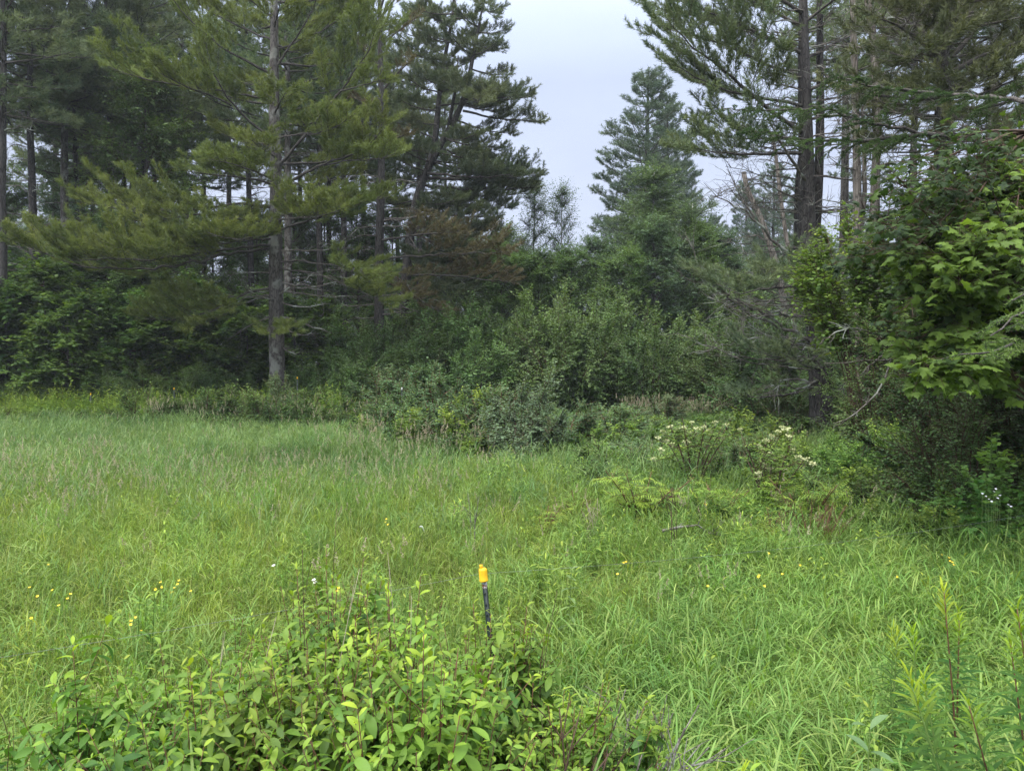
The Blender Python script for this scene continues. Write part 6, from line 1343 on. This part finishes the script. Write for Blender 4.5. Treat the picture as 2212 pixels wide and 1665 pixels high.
# near steel T post with the yellow insulator cap
Dp = 4.9; topc = at(1043, 1232, Dp); bx = at(1055, 1345, Dp); pz = float(hgt(topc[0], Dp))
dxz = (bx[0] - topc[0]) / (topc[2] - bx[2]); POST_H = topc[2] - pz
root = thing('fence_post', (topc[0] + dxz * POST_H, Dp, pz), 'dark green steel fence post with a yellow cap leaning slightly left', 'fence post'); root.rotation_euler = (0, -math.atan(dxz), .0)
g = Geo(); box(g, -.0175, .0175, -.002, .002, -.35, POST_H); box(g, -.002, .002, .0025, .034, -.35, POST_H)
for k in range(12): box(g, -.005, .005, -.010, -.0025, POST_H - .09 - k * .075, POST_H - .075 - k * .075)
po = g.build('post', postmat(), root); po.rotation_euler = (0, 0, R(-28))
g = Geo(); lathe(g, [(.0245, -.062), (.0275, -.060), (.0278, -.054), (.0262, -.050), (.0262, .005), (.0255, .012), (.021, .018), (.010, .021), (.0005, .0215)], 28); c = g.build('cap', M['cap'], root, smooth=True); c.location = (0, 0, POST_H); c.scale = (1.12, 1.12, 1.12)
g = Geo(); box(g, -.017, -.012, -.006, .006, .012, .042); box(g, -.0105, -.0055, -.006, .006, .015, .042); box(g, -.004, .001, -.006, .006, .015, .042); box(g, -.0175, .0015, -.0055, .0055, .036, .0425); k = g.build('wire_clip', M['cap'], c)
# strand of wire
P0 = np.array([topc[0] - 6.5, Dp - 2.86, .78]); pw = np.array([topc[0] - .03, Dp - .01, topc[2] - .02]); P1 = np.array([7.6, 8.35, .80])
def wire(a, b): t = np.linspace(0, 1, 24)[:, None]; return a + (b - a) * t - np.array([0, 0, .12]) * (4 * t * (1 - t)) * (np.linalg.norm(b - a) / 8)
g = Geo(); g.tube(np.concatenate([wire(P0, pw), wire(pw, P1)[1:]]), .0008, 5); o = g.build('fence_wire', M['wire']); tag(o, 'single thin galvanised wire running from the yellow capped post across the grass', 'wire')
# far fence posts at the wood edge
for (x, y, D_, lab) in [(376, 838, 25.3, 'far thin fence post with a yellow insulator, left of the big white pine'), (642, 815, 25.5, 'far thin fence post with a yellow insulator, right of the big white pine'), (868, 838, 21.5, 'far thin fence post with a pale insulator at the right end of the wood edge'), (196, 850, 25.0, 'far thin fence post with a yellow insulator near the left border')]:
    tpt = at(x, y, D_); z0 = float(hgt(tpt[0], D_)); r_ = thing('fence_post', (tpt[0], D_, z0), lab, 'fence post', 'far fence posts'); hz = tpt[2] - z0
    g = Geo(); box(g, -.012, .012, -.012, .012, -.3, hz - .02); g.build('post', M['post_paint'], r_)
    g = Geo(); lathe(g, [(.016, -.06), (.02, -.055), (.02, .0), (.012, .015), (.001, .02)], 10); k = g.build('cap', M['cap' if x != 868 else 'white'], r_); k.location = (0, 0, hz)
# bent grey stake beyond the post
Dk = 8.6; b = at(905, 1180, Dk); root = thing('stake', (b[0], Dk, float(hgt(b[0], Dk))), 'short grey wooden stake with a bent over white tip, left beyond the post', 'stake'); tpz = at(905, 1137, Dk)[2] - float(hgt(b[0], Dk))
g = Geo(); g.tube([[0, 0, -.1], [.0, 0, tpz * .5], [.015, 0, tpz]], [.012, .011, .010], 6); g.build('shaft', M['dead'], root); g = Geo(); g.tube([[.015, 0, tpz], [.04, -.01, tpz + .005], [.075, -.02, tpz - .07]], [.012, .012, .005], 5); g.build('tip', M['white'], root)
# fallen grey branches in the grass
g = Pine(); B0 = np.array(gl(1500, 8.0)); g.dead([np.array([-.35, 0, .35]), np.array([0, .1, .42]), np.array([.35, 0, .30])], .014, 6, sl=.3); r_ = thing('fallen_branch', tuple(B0), 'fallen grey branch half hidden in the grass below the flowering elder', 'branch'); g.wood.build('wood', [M['dead'], M['dead']], r_)
# rows of look-alikes: tell them apart by their place in the row
ORD = 'leftmost second third fourth fifth sixth seventh eighth ninth tenth eleventh twelfth thirteenth fourteenth fifteenth sixteenth seventeenth eighteenth nineteenth twentieth'.split()
ORD += ['twenty-' + w for w in 'first second third fourth fifth sixth seventh eighth ninth'.split()] + ['thirtieth'] + ['thirty-' + w for w in 'first second third fourth fifth sixth'.split()]
SHORT = {'dark leafy young maple in the thicket under the left pines': 'young maple under the left pines', 'dark green shrub in the thicket at the foot of the left wood': 'dark shrub in the left wood thicket', 'low light green shrub along the foot of the left wood': 'low shrub along the left wood foot',
         'green shrub filling the view behind the twin trunked pine': 'tall shrub behind the twin trunked pine', 'low tangled green shrub along the wet ditch': 'tangled shrub along the wet ditch', 'low leafy shrub near the thick pine base': 'leafy shrub near the thick pine base',
         'alder hiding the feet of the dead trunks behind the twin trunked pine': 'alder hiding the dead trunks\' feet', 'green shrub standing in the far grass before the central thicket': 'shrub in far grass before the central thicket', 'leafy green shrub in the thicket round the flowering elders': 'leafy shrub round the flowering elders',
         'dark tree closing the view deep behind the left wood': 'dark tree deep behind the left wood'}
for full, short in SHORT.items():
    obs = sorted([o for o in COL.objects if o.parent is None and o.get('label') == full], key=lambda o: o.location.x / o.location.y)
    for i, o in enumerate(obs): o['label'] = short + (', leftmost of its row' if i == 0 else ', %s from the left' % ORD[i])
for full in {o.get('label') for o in COL.objects if o.get('group') in ('buttercups', 'white blossoms on the viburnum')}:
    obs = sorted([o for o in COL.objects if o.parent is None and o.get('label') == full], key=lambda o: o.location.x / o.location.y)
    if len(obs) > 1:
        for i, o in enumerate(obs): o['label'] = full + (', leftmost' if i == 0 else ', %s from the left' % ORD[i])
# ================================================================== HAZE
def haze():
    m = bpy.data.materials.new('thin_mist'); m.use_nodes = True; n = m.node_tree.nodes
    for x in list(n): n.remove(x)
    o = n.new('ShaderNodeOutputMaterial'); v = n.new('ShaderNodeVolumePrincipled'); v.inputs['Color'].default_value = (.86, .92, 1.0, 1); v.inputs['Density'].default_value = HAZE; v.inputs['Anisotropy'].default_value = 0.2
    m.node_tree.links.new(v.outputs[0], o.inputs['Volume'])
    g = Geo(); box(g, -720, 720, -720, 720, -2.5, 30); h = g.build('haze', m); tag(h, kind='stuff')
HAZE = 0.0006
haze()
print('SCENE BUILT')
